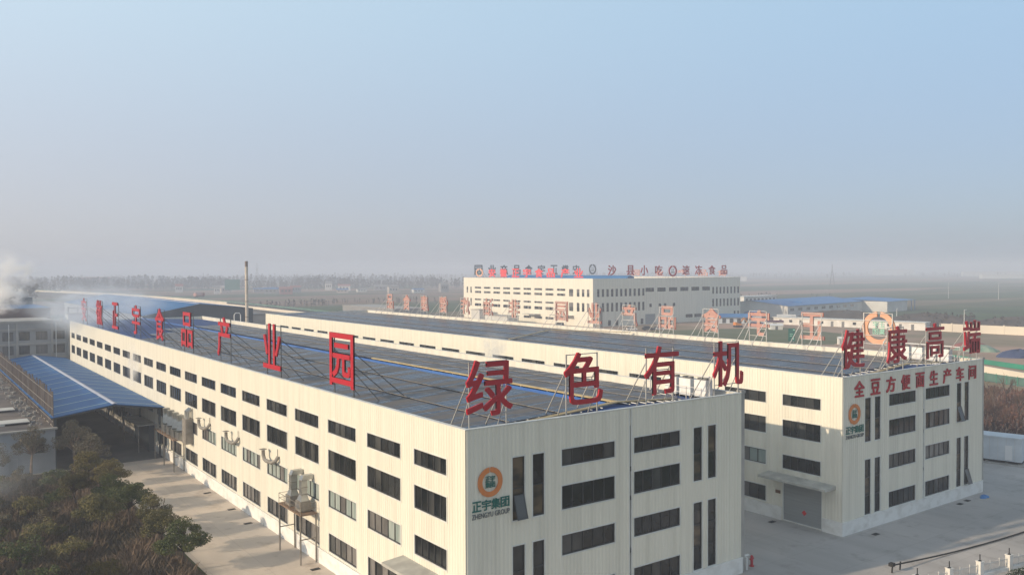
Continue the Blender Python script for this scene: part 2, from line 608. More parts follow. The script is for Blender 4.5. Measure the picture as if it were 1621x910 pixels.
def glyph(ch, mats, bold=.009, depth=.036, voxel=.013, key=''):
    """one printed character as a solid mesh, bottom-left at origin, 1 x 1, front facing -y"""
    k = (ch, key)
    if k in GLYPH:
        return GLYPH[k]
    bold = {'b': .024, 'grey': .022, 'bright': .028, 'front': .018}.get(key, bold)
    c = bpy.data.curves.new('glyph', 'FONT')
    c.body = ch
    c.size = 1
    c.extrude = depth / 2
    c.resolution_u = 3
    o = bpy.data.objects.new('glyph', c)
    COL.objects.link(o)
    bpy.context.view_layer.update()
    me = bpy.data.meshes.new_from_object(o.evaluated_get(bpy.context.evaluated_depsgraph_get()))
    bpy.data.objects.remove(o)
    V = [v.co.copy() for v in me.vertices]
    F = [tuple(p.vertices) for p in me.polygons]
    vs, fs = [], []
    for i, (dx, dy) in enumerate(((-1, -1), (1, -1), (1, 1), (-1, 1)) if bold else ((0, 0),)):
        n = len(vs)
        e = 1 + .02 * i
        vs += [(v.x + dx * bold, -v.z * e, v.y + dy * bold) for v in V]
        fs += [tuple(n + j for j in f) for f in F]
    me = bpy.data.meshes.new('character')
    me.from_pydata(vs, [], fs)
    me.update()
    if bold and voxel and False:
        o = bpy.data.objects.new('glyph', me)
        COL.objects.link(o)
        # turn the four shifted solids into one body
        md = o.modifiers.new('r', 'REMESH')
        md.mode = 'VOXEL'
        md.voxel_size = voxel
        d2 = o.modifiers.new('d', 'DECIMATE')
        d2.decimate_type = 'DISSOLVE'
        d2.angle_limit = R(12)
        bpy.context.view_layer.update()
        m2 = bpy.data.meshes.new_from_object(o.evaluated_get(bpy.context.evaluated_depsgraph_get()))
        bpy.data.objects.remove(o)
        me = m2
        me.name = 'character'
    xs = [v.co.x for v in me.vertices]
    zs = [v.co.z for v in me.vertices]
    x0, x1, z0, z1 = min(xs), max(xs), min(zs), max(zs)
    sx, sz = 1 / max(x1 - x0, .3), 1 / (z1 - z0)
    for v in me.vertices:
        v.co = ((v.co.x - (x0 + x1) / 2) * sx, v.co.y, (v.co.z - z0) * sz)
    me.materials.clear()
    for m in mats:
        me.materials.append(MATS[m])
    if len(mats) > 1:
        me.update()
        for p in me.polygons:
            p.material_index = 1 if p.normal.y > .5 else 0
    GLYPH[k] = me
    return me


_post, _rail, _brace = {}, {}, {}


def bar(cache, key, a, b, w, m):
    k = (key, tuple(a), tuple(b), w, m)
    if k not in cache:
        x = MB()
        x.beam(a, b, w)
        cache[k] = x.mesh(key, m)
    return cache[k]


def roof_letter(ch, x, y, z, rz, w, h, label, group, mats=('letter_red',), frame='post_grey', zbase=.85, lattice=False, key='', posts=True, brace=3.0, drop=.7):
    """a rooftop sign character on two posts with two braces behind; faces its local -y"""
    t = thing('sign_character', (x, y, z), label, 'sign letter', group, rz)
    o = place('character', glyph(ch, mats, key=key), t, (0, 0, zbase))
    o.scale = (w, 4.2, h)
    if not posts:
        return t
    top = zbase + h * .97
    px = w * .40
    for s in (-1, 1):
        place('post', bar(_post, 'post', (s * px, .20, 0), (s * px, .20, top), .085, frame), t)
        place('brace', bar(_brace, 'brace', (s * px, .26, zbase + h * .66), (s * px, brace, -drop), .07, frame), t)
        place('brace', bar(_brace, 'brace', (s * px, .26, zbase + h * .30), (s * px, brace * .5, -drop), .06, frame), t)
    hs = (zbase + .12, zbase + h * .5, top - .05) if not lattice else (zbase, zbase + h * .28, zbase + h * .55, top - .03)
    for q in hs:
        place('crossbar', bar(_rail, 'crossbar', (-px + .06, .20, q), (px - .06, .20, q), .06, frame), t)
    return t


def roof_ring(x, y, z, rz, w, h, label, group, mats, inner, frame='post_grey', zbase=.85, brace=3.0):
    """the round emblem on a rooftop frame: an open ring with four small characters inside"""
    t = thing('sign_emblem', (x, y, z), label, 'sign emblem', group, rz)
    b = MB()
    b.ring(0, 0, .345, .5, -.02, .02, R(97), R(97 + 346), n=44, mi=0, mback=len(mats) - 1)
    o = b.build('ring', list(mats), t, (0, 0, zbase + h / 2))
    o.scale = (w, 5, h)
    q = w * .19
    for i, ch in enumerate('正宇集团'):
        g = place('character', glyph(ch, inner, key='emb' + inner[0]), t, ((i % 2 - .5) * q * 1.02, 0, zbase + h * (.52 if i < 2 else .31)))
        g.scale = (q * .92, 2, h * .18)
    px = w * .44
    for s in (-1, 1):
        place('post', bar(_post, 'post', (s * px, .25, 0), (s * px, .25, zbase + h * .95), .10, frame), t)
        place('brace', bar(_brace, 'brace', (s * px, .3, zbase + h * .66), (s * px, brace, -.7), .07, frame), t)
    for qz in (zbase + .1, zbase + h * .28, zbase + h * .72, zbase + h * .95):
        place('crossbar', bar(_rail, 'crossbar', (-px + .06, .25, qz), (px - .06, .25, qz), .06, frame), t)
    return t


# ------------------------------------------------------------------ walls with openings and windows
def wall_mesh(name, W, H, holes, mats, rib=.36, rib_d=.035, z0=0.0, depth=.16, rib_to=None, trim=True):
    """wall in its own plane: u to the viewer's right, outside towards -y; openings keep their reveals"""
    us = {0.0, W}
    zs = {z0, H}
    for (a, b, c, d) in holes:
        us |= {a, b}
        zs |= {c, d}
    prof = {}

    def off(u):
        if not rib:
            return 0.0
        t = (u % rib) / rib
        if t < .18 or t > .82:
            return 0.0
        if .30 < t < .70:
            return -rib_d
        return -rib_d * ((t - .18) / .12 if t < .5 else (.82 - t) / .12)
    if rib:
        n = int((rib_to or W) / rib)
        for i in range(n + 1):
            for q in (.18, .30, .70, .82):
                u = (i + q) * rib
                if u < W - .02:
                    us.add(round(u, 4))
    us = sorted(us)
    u2 = [us[0]]
    for u in us[1:]:
        if u - u2[-1] > 1e-3:
            u2.append(u)
    us = u2
    zs = sorted(zs)
    b = MB()
    for i in range(len(us) - 1):
        ua, ub = us[i], us[i + 1]
        um = (ua + ub) / 2
        hh = [h for h in holes if h[0] - 1e-3 < um < h[1] + 1e-3]
        ya, yb = off(ua + 1e-5), off(ub - 1e-5)
        j = 0
        while j < len(zs) - 1:
            zm = (zs[j] + zs[j + 1]) / 2
            if any(h[2] < zm < h[3] for h in hh):
                j += 1
                continue
            k = j
            while k + 1 < len(zs) - 1 and not any(h[2] < (zs[k + 1] + zs[k + 2]) / 2 < h[3] for h in hh):
                k += 1
            b.quad((ua, ya, zs[j]), (ub, yb, zs[j]), (ub, yb, zs[k + 1]), (ua, ya, zs[k + 1]), 0)
            j = k + 1
    for (a, c, d, e) in holes:
        y = depth
        f = -rib_d - .012
        b.quad((a, f, d), (a, y, d), (a, y, e), (a, f, e), 1)
        b.quad((c, f, d), (c, f, e), (c, y, e), (c, y, d), 1)
        b.quad((a, f, d), (c, f, d), (c, y, d), (a, y, d), 1)
        b.quad((a, f, e), (a, y, e), (c, y, e), (c, f, e), 1)
        if trim:
            t = .09
            for (p, q, r, s_) in ((a - t, d - t, c + t, d), (a - t, e, c + t, e + t), (a - t, d, a, e), (c, d, c + t, e)):
                b.quad((p, f, q), (r, f, q), (r, f, s_), (p, f, s_), 1)
            for (p, q, r, s_, zz) in ((a - t, f, c + t, 0, d - t), (a - t, f, c + t, 0, e + t)):
                b.quad((p, q, zz), (r, q, zz), (r, s_, zz), (p, s_, zz), 1)
            for zz in (a - t, c + t):
                b.quad((zz, f, d - t), (zz, 0, d - t), (zz, 0, e + t), (zz, f, e + t), 1)
    return b.mesh(name, mats)


WIN = {}


def window_meshes(w, h, cols, rows, variant, style):
    k = (round(w, 2), round(h, 2), cols, rows, variant, style)
    if k in WIN:
        return WIN[k]
    r = random.Random(hash((int(w * 100), int(h * 100), cols, variant)) & 0xffff)
    g = MB()
    if style == 'curtain':
        pool = [1, 1, 1, 1, 2]
    elif style == 'grey':
        pool = [2, 2, 3, 0]
    elif style == 'brown':
        pool = [0, 0, 4, 4]
    else:
        pool = [0, 0, 0, 3, 3, 0, 3, 0]
    for i in range(cols):
        for j in range(rows):
            u0, u1 = w * i / cols, w * (i + 1) / cols
            z0, z1 = h * j / rows, h * (j + 1) / rows
            mi = r.choice(pool)
            t = [r.uniform(-.004, .004) for _ in range(4)]
            g.quad((u0, .10 + t[0], z0), (u1, .10 + t[1], z0), (u1, .10 + t[1] + t[2], z1), (u0, .10 + t[0] + t[2], z1), mi)
    f = MB()
    fr = .07
    f.box(0, .02, 0, w, .115, fr)
    f.box(0, .02, h - fr, w, .115, h)
    f.box(0, .02, fr, fr, .115, h - fr)
    f.box(w - fr, .02, fr, w, .115, h - fr)
    for i in range(1, cols):
        u = w * i / cols
        f.box(u - fr * .5, .035, fr, u + fr * .5, .112, h - fr)
    for j in range(1, rows):
        z = h * j / rows
        f.box(fr, .04, z - fr * .5, w - fr, .110, z + fr * .5)
    res = (g.mesh('window', ['glass_dark', 'glass_curtain', 'glass_grey', 'glass_mid', 'glass_brown']), f.mesh('frame', 'frame_dark'))
    WIN[k] = res
    return res


def add_window(root, loc, rz, w, h, cols, rows, variant, style, label=None):
    g, f = window_meshes(w, h, cols, rows, variant, style)
    o = place('window', g, root, loc, rz)
    place('frame', f, o)
    if label:
        o['label'] = label
    return o

# ------------------------------------------------------------------ ground
gr = MB()
gr.quad((-7000, -7000, 0), (7000, -7000, 0), (7000, 7000, 0), (-7000, 7000, 0))
structure('ground', gr, 'farmland')
sheet('yard', [(-9.4, -16), (-9.4, 79.5), (-60, 79.5), (-60, 200), (112, 200), (112, -28)], .012, 'yard_concrete')
sheet('concrete_apron', [(29.05, -24.0), (111.5, -27.5), (111.5, 199), (29.05, 199)], .016, 'apron_concrete')
sheet('asphalt_lane', [(-14.1, 80), (-.3, 80), (-.3, 166), (-14.1, 166)], .018, 'asphalt_lane')
sheet('scrub_ground', [(-120, -20), (-9.6, -20), (-9.6, 77.5), (-120, 77.5)], .008, 'scrub_soil')
sheet('bare_lot', [(150, 60), (350, 30), (360, 200), (300, 330), (150, 420), (40, 420), (40, 201), (140, 201)], .008, 'lot_soil')
sheet('lot_meadow', [(185, 176), (238, 128), (285, 150), (300, 196), (236, 216)], .016, 'lot_grass')
sheet('far_lot', [(100, -28.1), (180, -40), (205, 70), (150, 59), (113, 70)], .010, 'lot_soil')
sheet('ring_road', [(165.5, 20), (214, 120), (232, 112), (188, 10)], .020, 'pale_track')

# ------------------------------------------------------------------ the two long factory halls in front
A_ROWS = ((12.40, 13.57), (9.10, 10.86), (5.66, 7.20), (1.62, 3.28))


def bay_edges(n):
    """far-left edge and right edge of a long-side window bay, measured from the near end"""
    if n < 0:
        return 2.48, 7.10
    if n >= 19:
        return 155.9, 160.1
    s = 9.27 + 7.85 * n - .007 * n * n
    return s, s + 5.68 - .01 * n


def factory(name, label, x0, y0, W, L, bays_by_row, front=True, far_open=()):
    H = 16.0
    root = thing(name, (x0, y0, 0), label, 'factory')
    mats = ['cream_cladding', 'trim_white']
    # long left side
    holes = []
    wins = []
    for ri, (za, zb) in enumerate(A_ROWS):
        for n in bays_by_row[ri]:
            ya, yb = bay_edges(n)
            z0, z1 = za, zb
            if ri == 3 and n == -1:
                continue
            if ri == 2 and n == -1:
                z0, z1 = 5.62, 7.10
            holes.append((L - yb, L - ya, z0, z1))
            wins.append((yb, z0, yb - ya, z1 - z0, ri, n))
    holes.append((L - 7.0, L - 2.35, 0.15, 4.25))
    place('side_wall', wall_mesh('side_wall', L, H, holes, mats), root, (0, L, 0), R(-90))
    for (yb, z0, w, h, ri, n) in wins:
        st = 'dark'
        if ri == 2 and 0 <= n < 9:
            st = 'curtain'
        elif ri == 3:
            st = 'grey'
        add_window(root, (0, yb, z0), R(-90), w, h, 5 if w > 5 or n == -1 else 4, 1, (n * 3 + ri) % 4, st, 'window with pale blinds' if st == 'curtain' else None)
    # near end
    fh, fw_ = [], []
    if front:
        for (u, w) in ((3.94, 1.08), (5.76, 1.05), (22.82, 1.05), (24.62, 1.03)):
            for (a, b_) in ((9.07, 13.60), (1.50, 7.22)):
                fh.append((u, u + w, a, b_))
                fw_.append((u, a, w, b_ - a, 1, 3 if b_ - a > 5 else 2, 'brown'))
        for (u, w, c) in ((8.48, 5.34, 5), (15.89, 5.28, 5)):
            for (a, b_) in ((12.36, 13.60), (9.11, 10.88), (5.67, 7.18), (1.50, 3.18)):
                fh.append((u, u + w, a, b_))
                fw_.append((u, a, w, b_ - a, c, 1, 'dark' if a > 3 else 'dark'))
        fh.append((15.42, 15.58, 1.2, 15.92))
    place('end_wall', wall_mesh('end_wall', W, H, fh, mats), root, (0, 0, 0), 0)
    if front:
        j = MB()
        j.box(15.42, .10, 1.2, 15.58, .15, 15.92)
        for q in (4.5, 8.7, 11.0):
            j.box(15.42, -.02, q, 15.58, .098, q + .35)
        j.build('expansion_joint', 'joint_dark', root)
        for i, (u, a, w, h, c, r_, st) in enumerate(fw_):
            if x0 > 1 and u == 15.89 and 5 < a < 10:
                st = 'grey'
            add_window(root, (u, 0, a), 0, w, h, c, r_, i % 4, st)
        for (u, z) in (((3.94, 9.12),) if x0 < 1 else ((22.82, 9.12), (24.62, 1.55))):
            f = MB()
            hh = 1.75
            for (p, q, r_, s_) in ((.06, 0, 1.0, .07), (.06, hh - .07, 1.0, hh), (.06, .07, .13, hh - .07), (.93, .07, 1.0, hh - .07)):
                f.box(p, -.06, q - hh, r_, -.02, s_ - hh)
            o = f.build('open_sash', 'frame_dark', root, (u, -.02, z + hh))
            o.rotation_euler = (R(-17), 0, 0)
            f = MB()
            f.quad((.13, -.04, .07 - hh), (.93, -.04, .07 - hh), (.93, -.04, -.07), (.13, -.04, -.07))
            f.build('pane', 'glass_mid', o)
    place('side_wall', wall_mesh('right_wall', L, H, [], mats, rib=None), root, (W, 0, 0), R(90))
    place('end_wall', wall_mesh('back_wall', W, H, [], mats, rib=None), root, (W, L, 0), R(180))
    # inner face of the parapets, coping, plinth
    b = MB()
    t = .22
    b.box(t * .2, t * .2, 14.6, t, L - t * .2, 15.985)
    b.box(W - t, t * .2, 14.6, W - t * .2, L - t * .2, 15.985)
    b.box(t, t * .2, 14.6, W - t, t, 15.98)
    b.build('parapet', 'cream_cladding', root)
    b = MB()
    b.box(-.07, -.07, 15.99, .27, L + .07, 16.05)
    b.box(W - .27, -.07, 15.99, W + .07, L + .07, 16.05)
    b.box(.28, -.07, 15.99, W - .28, .27, 16.048)
    b.build('coping', 'trim_white', root)
    b = MB()
    b.box(-.14, 7.2, 0, -.045, L, 1.32)
    b.box(-.14, -.14, 0, -.045, 2.2, 1.32)
    b.box(-.04, -.14, 0, W + .10, -.045, 1.32)
    b.box(-.19, 7.2, 1.322, -.045, L, 1.42)
    b.box(-.19, -.19, 1.322, -.045, 2.2, 1.42)
    b.box(-.04, -.19, 1.322, W + .10, -.045, 1.42)
    b.build('plinth', 'white_render', root)
    # door and its canopy
    d = MB()
    d.box(.06, 2.35, .02, .12, 7.0, 4.25)
    d.box(-.0, 2.35, 4.05, .058, 7.0, 4.25)
    dr = d.build('shutter_door', 'shutter_grey', root)
    s = MB()
    s.poly([(.05, 4.45, 1.65), (.05, 4.75, 1.35), (.05, 4.45, 1.05), (.05, 4.15, 1.35)][::-1])
    s.build('red_paper', 'sign_red', dr)
    d = MB()
    d.poly([(-1.9, .7, 4.85), (-.04, .7, 5.02), (-.04, 8.9, 5.02), (-1.9, 8.9, 4.85)])
    d.poly([(-1.9, .7, 4.62), (-1.9, 8.9, 4.62), (-.04, 8.9, 4.62), (-.04, .7, 4.62)])
    d.quad((-1.9, .7, 4.62), (-1.9, .7, 4.85), (-1.9, 8.9, 4.85), (-1.9, 8.9, 4.62))
    d.quad((-1.9, .7, 4.62), (-.04, .7, 4.62), (-.04, .7, 5.02), (-1.9, .7, 4.85))
    d.quad((-1.9, 8.9, 4.62), (-1.9, 8.9, 4.85), (-.04, 8.9, 5.02), (-.04, 8.9, 4.62))
    d.build('door_canopy', 'canopy_grey', root)
    # roof: two very flat slopes and a ridge cap
    b = MB()
    xr = 15.2
    b.quad((.23, .23, 15.25), (xr, .23, 15.95), (xr, L - .05, 15.95), (.23, L - .05, 15.25))
    b.quad((xr, .23, 15.95), (W - .23, .23, 15.25), (W - .23, L - .05, 15.25), (xr, L - .05, 15.95))
    rf = b.build('roof', 'roof_blue', root)
    b = MB()
    b.poly([(xr - .55, 2.5, 15.99), (xr, 2.5, 16.17), (xr, L - .1, 16.17), (xr - .55, L - .1, 15.99)])
    b.poly([(xr, 2.5, 16.17), (xr + .45, 2.5, 16.0), (xr + .45, L - .1, 16.0), (xr, L - .1, 16.17)])
    if x0 < 1:
        b.build('ridge_cap', 'ridge_blue', rf)
    # down pipe at the right corner
    b = MB()
    b.box(W + .11, .05, .05, W + .55, .5, 15.95)
    b.box(W + .05, .0, 15.951, W + .62, .56, 16.2)
    b.build('downpipe', 'concrete', root)
    return root


A = factory('factory', 'long cream factory nearest the camera with dusty solar panels on top', 0, 0, 29.0, 162.2,
            [range(-1, 20), range(-1, 20), range(-1, 19), range(0, 19)])
XB, YB = 45.39, .574
B = factory('factory', 'long cream factory behind and right of the near one with red wall lettering', XB, YB, 28.95, 164.0,
            [range(-1, 19), range(-1, 6), range(-1, 3), range(0, 3)])

# ------------------------------------------------------------------ solar arrays on the two roofs
rails_shared = {}


def solar_strip(xa, xb, za, zb, ya, yb, m, label, group, rail=True):
    cx = (xa + xb) / 2
    t = thing('solar_array', (cx, ya, (za + zb) / 2), label, 'solar panels', group)
    s = math.atan2(zb - za, xb - xa)
    w = math.hypot(xb - xa, zb - za) / 2
    b = MB()
    b.box(-w, 0, -.04, w, yb - ya, .0)
    o = b.build('panel_field', m, t)
    o.rotation_euler = (0, -s, 0)
    b = MB()
    n = int((yb - ya) / 1.7)
    for i in range(4):
        u = -w + 2 * w * (i + .5) / 4
        b.box(u - .03, -.9, -.12, u + .03, yb - ya + .3, -.05)
    o = b.build('mounting_rail', 'pipe_white', t)
    o.rotation_euler = (0, -s, 0)
    return t


def roofz(u, W=29.0):
    return 15.25 + .7 * u / 15.2 if u < 15.2 else 15.95 - .7 * (u - 15.2) / (W - .23 - 15.2)


names = ('strip along the left parapet', 'second strip from the left', 'strip left of the blue ridge', 'strip right of the blue ridge', 'second strip from the right', 'strip along the right parapet')
for bi, (bx, by, nm, m, ends) in enumerate(((0, 0, 'near', 'solar_dusty', ((2.2, 104), (2.2, 113), (2.2, 122), (2.4, 126), (2.4, 129), (6.5, 131))),
                                              (XB, YB, 'second', 'solar_slate', ((3.0, 158), (3.0, 159), (3.0, 160), (3.2, 160), (3.2, 160), (9.5, 160))))):
    for i, (ua, ub) in enumerate(((.75, 5.0), (5.25, 9.7), (9.95, 14.3 if bi == 0 else 15.15), (16.5 if bi == 0 else 15.25, 20.2), (20.45, 24.0), (24.25, 27.6))):
        solar_strip(bx + ua, bx + ub, roofz(ua) + .2, roofz(ub) + .2, by + ends[i][0], by + ends[i][1], m,
                    ('dusty grey ' if bi == 0 else 'slate blue ') + 'solar panels on the ' + nm + ' roof, ' + names[i], 'solar panels on the factory roofs')

for bi, (bx, by, nm, L) in enumerate(((0, 0, 'near', 122.0), (XB, YB, 'second', 158.0))):
    if bi == 0:
        t = thing('cable_tray', (bx + 16.0, by + 2.0, 16.0), 'yellow cable tray beside the ridge of the ' + nm + ' roof', 'cable tray')
        b = MB()
        b.box(-.12, 0, .12, .25, L * (.36 if bi == 0 else .5), .24)
        b.build('tray', 'tray_yellow', t)
        b = MB()
        for i in range(int(L * .36 / 4)):
            b.box(-.14, 1 + i * 4, 0, .27, 1.12 + i * 4, .118)
        b.build('tray_foot', 'steel_dull', t)
    t = thing('cable_tray', (bx, by + 1.35, 15.9), 'yellow cable tray running inside the end parapet of the ' + nm + ' roof', 'cable tray')
    b = MB()
    b.beam((4.5, -.2, -.28), (15.9, .55, .32), .28, .10)
    b.beam((15.9, .55, .32), (21.5, -.3, .16), .28, .10)
    b.beam((6.5, .35, -.2), (15.8, .85, .30), .12, .08)
    b.build('tray', 'tray_yellow', t)
# yellow tray crossing the second roof diagonally
t = thing('cable_tray', (XB + 3, 62, 15.8), 'yellow cable tray crossing the second roof over the panels', 'cable tray')
b = MB()
b.beam((0, 0, 0), (13, 6, .62), .3, .1)
b.beam((13, 6, .62), (25, -2, .1), .3, .1)
b.build('tray', 'tray_yellow', t)
# white water pipes along the panels
for (x, ya, yb, nm) in ((5.12, 2, 104, 'near roof, left of its middle'), (9.82, 2, 110, 'near roof, close to the ridge'), (20.32, 3, 126, 'near roof, right of the ridge'), (24.12, 3, 128, 'near roof, by the right parapet')):
    b = MB()
    b.tube([(0, 0, 0), (0, (yb - ya) * .5, .0), (0, yb - ya, 0)], .03, 6)
    tag(b.build('water_pipe', 'steel_dull', loc=(x, ya, roofz(x) + .26)), 'thin grey pipe along the solar panels on the ' + nm, 'pipe')
for (x, nm) in ((5.1, 'first'), (9.8, 'second'), (15.2, 'third'), (20.3, 'fourth'), (24.1, 'fifth')):
    b = MB()
    b.tube([(0, 0, 0), (0, 80, 0), (0, 156, 0)], .035, 6)
    tag(b.build('water_pipe', 'steel_dull', loc=(XB + x, YB + 3, roofz(x) + .27)), nm + ' thin grey pipe from the left along the slate panels of the second roof', 'pipe')

# ------------------------------------------------------------------ rooftop characters
g = 'dark red characters over the end wall of the near factory'
for ch, x, w, d in (('绿', 2.1, 3.95, 'leftmost, right above the corner'), ('色', 10.75, 3.85, 'second from the corner'), ('有', 19.15, 3.9, 'third from the corner'), ('机', 27.4, 3.95, 'rightmost, beside the white units')):
    roof_letter(ch, x, .12, 16.05, 0, w, 3.95, 'dark red character %s over the near factory end wall, %s' % (ch, d), g, frame='post_mid', zbase=.72)
g = 'dark red characters over the end wall of the second factory'
for ch, x, w, d in (('健', 47.4, 4.0, 'leftmost'), ('康', 55.6, 3.9, 'second'), ('高', 63.5, 3.85, 'third'), ('端', 72.0, 4.0, 'rightmost')):
    roof_letter(ch, x, YB + .12, 16.05, 0, w, 3.95, 'dark red character %s over the second factory end wall, %s of four' % (ch, d), g, frame='post_mid', zbase=.78)
g = 'bright red characters along the left edge of the near factory'
LEFT = (('安', 145.1, 5.3), ('徽', 129.1, 5.6), ('正', 114.6, 4.8), ('宇', 98.4, 5.5), ('食', 83.3, 4.9), ('品', 68.7, 5.4), ('产', 53.0, 4.8), ('业', 37.1, 5.0), ('园', 20.1, 4.9))
for i, (ch, y, w) in enumerate(LEFT):
    d = ('farthest of nine', 'second farthest', 'third from the far end', 'fourth from the far end', 'middle of the row', 'fourth from the near end', 'third nearest', 'second nearest', 'nearest and largest')[i]
    roof_letter(ch, .12, y, 16.05, R(-90), w, 4.7, 'bright red character %s on the left roof edge, %s' % (ch, d), g, frame='post_grey', zbase=.72, brace=5.5, drop=.65)
g = 'pale pink character backs along the right edge of the second factory'
RIGHT = (('正', 23.9), ('宇', 33.2), ('食', 42.4), ('品', 52.0), ('产', 61.1), ('业', 70.5), ('园', 80.2), ('非', 96.0), ('油', 105.6), ('炸', 115.0), ('健', 124.4), ('康', 133.4), ('食', 142.4), ('品', 151.4))
for i, (ch, y) in enumerate(RIGHT):
    o = roof_letter(ch, XB + 28.8, y, 16.05, R(90), 3.9, 3.85, '', g, mats=('letter_red', 'letter_back'), key='b', frame='post_pale', zbase=.85, lattice=True, brace=4.0)
    nxt = 'next to the orange ring' if i == 0 else ('farthest of the row' if i == 13 else 'between %s and %s' % (RIGHT[i - 1][0], RIGHT[i + 1][0]))
    o['label'] = 'pale pink back of character %s on the second roof, %s' % (ch, nxt)
tag(roof_ring(XB + 28.8, 13.8, 16.05, R(90), 4.6, 4.4, 'pale orange ring emblem seen from behind on the second roof', g, ('logo_orange', 'logo_orange_back'), ('logo_green', 'logo_mint'), frame='post_pale', zbase=.8, brace=4.0))

# ------------------------------------------------------------------ emblems and lettering on the end walls
for bx, by, nm in ((0, 0, 'near'), (XB, YB, 'second')):
    t = thing('wall_emblem', (bx + 1.98, by - .06, 12.18), 'round orange emblem with green characters on the %s factory end wall' % nm, 'emblem')
    b = MB()
    b.ring(0, 0, .68, 1.04, -.06, 0, R(96), R(96 + 350), n=48)
    b.tri((-.02, -.058, .72), (.10, -.058, .80), (-.07, -.058, 1.12))
    b.build('ring', 'logo_orange', t)
    for i, ch in enumerate('正宇集团'):
        g_ = place('character', glyph(ch, ('logo_green',), bold=.022, key='wall'), t, ((i % 2 - .5) * .42, -.03, .02 if i < 2 else -.40))
        g_.scale = (.41, .8, .40)
    t = thing('wall_lettering', (bx + 2.05, by - .06, 9.72), 'green characters over grey capitals under the emblem of the %s factory' % nm, 'lettering')
    for i, ch in enumerate('正宇集团'):
        g_ = place('character', glyph(ch, ('logo_green',), bold=.022, key='wall'), t, ((i - 1.5) * .80, -.02, .52))
        g_.scale = (.76, .8, .74)
    gm = glyph('ZHENGYU GROUP', ('logo_grey',), bold=0, depth=.06, key='caps')
    g_ = place('capitals', gm, t, (0, -.02, .02))
    g_.scale = (3.2, .6, .36)
g = 'red wall characters under the roof edge of the second factory'
for i, ch in enumerate('全豆方便面生产车间'):
    t = tag(place('wall_character', glyph(ch, ('letter_red',), bold=.022, key='w2'), None, (48.22 + i * 2.94, YB - .09, 13.84 if ch != '产' else 13.86)), 'red wall character %s, number %d from the left on the second factory' % (ch, i + 1), 'sign letter', g)
    t['label'] = 'red wall character %s on the second factory, %s' % (ch, ('first from the left', 'right of 全', 'right of 豆', 'right of 方', 'in the middle of the line', 'right of 面', 'right of 生', 'second from the right', 'at the right end')[i])
    t.scale = (1.78, 2.2, 1.66)
b = MB()
b.box(0, -.05, 0, .62, -.005, .34)
tag(b.build('wall_plaque', 'plaque_brown', loc=(XB - .055, YB + 7.95, 2.82), rz=R(-90)), 'small brown plaque beside the grey shutter door of the second factory', 'plaque')


# ------------------------------------------------------------------ roof units at the right near corners
def ac_unit():
    t = thing('condenser', (0, 0, 0), 'x', 'air conditioner')
    b = MB()
    b.box(-.75, -.45, .25, .75, .45, 1.75)
    b.build('casing', 'ac_white', t)
    b = MB()
    b.box(-.6, -.47, .35, -.05, -.452, 1.6)
    b.box(.05, -.47, .35, .6, -.452, 1.6)
    b.build('grille', 'ac_grille', t)
    b = MB()
    b.tube([(-.35, 0, 1.75), (-.35, 0, 1.92)], .3, 12)
    b.build('fan', 'ac_grille', t)
    b = MB()
    b.tube([(.35, 0, 1.75), (.35, 0, 1.92)], .3, 12)
    b.build('fan', 'ac_grille', t)
    b = MB()
    for x in (-.7, .62):
        b.box(x, -.5, 0, x + .08, .5, .248)
    b.build('stand', 'steel_dull', t)
    return t


u0 = ac_unit()
first = True
for nm, pts in (('near', ((26.9, 6.0, 'left'), (26.9, 4.3, 'middle'), (27.0, 2.6, 'right'))), ('second', ((72.6, 9.2, 'leftmost'), (72.6, 7.5, 'second'), (72.6, 5.8, 'third'), (72.6, 4.2, 'rightmost')))):
    for x, y, d in pts:
        o = u0 if first else copy_tree(u0)
        first = False
        o.location = (x, y, 15.32)
        o.rotation_euler = (0, 0, R(90))
        o.scale = (.9, 1, 1)
        o['label'] = '%s white condenser at the right corner of the %s factory roof' % (d, nm)
        o['group'] = 'white condensers on the roof corners'
for nm, x0, y0, L in (('near', 25.6, 1.6, 7.0), ('second', 71.3, 2.4, 9.5)):
    t = thing('guard_rail', (x0, y0, 15.35), 'thin pale rail around the white units on the %s roof' % nm, 'railing')
    for i in range(5):
        b = MB()
        b.beam((0, L * i / 4, 0), (0, L * i / 4, 1.15), .05)
        b.build('post', 'post_pale', t)
    for z in (.6, 1.15):
        b = MB()
        b.beam((.03, 0, z), (.03, L, z), .04)
        b.build('rail', 'post_pale', t)
    t = thing('pipe_bridge', (x0 + .9, y0 - .2, 15.4), 'white pipework frame above the units on the %s roof' % nm, 'pipework')
    b = MB()
    b.tube([(0, 0, 0), (0, 0, 2.05), (0, L * .5, 2.1), (0, L + .3, 2.05), (0, L + .3, 0)], .07, 8)
    b.tube([(.35, .4, 0), (.35, .4, 2.0), (.35, L, 2.0), (.9, L + .2, 2.0)], .06, 8)
    b.build('pipe', 'pipe_white', t)


# ------------------------------------------------------------------ steel platforms with extraction ducts on the long wall
def railing(t, pts, z, m='steel_dull'):
    for i in range(len(pts) - 1):
        a, c = Vector((*pts[i], z)), Vector((*pts[i + 1], z))
        n = max(1, int((c - a).length / 1.2))
        for k in range(n + (1 if i == len(pts) - 2 else 0)):
            p = a.lerp(c, k / n)
            b = MB()
            b.beam(p, p + Vector((0, 0, .95)), .045)
            b.build('rail_post', m, t)
        for q in (.5, .95):
            b = MB()
            b.beam(a + Vector((0, 0, q)), c + Vector((0, 0, q)), .035)
            b.build('rail', m, t)


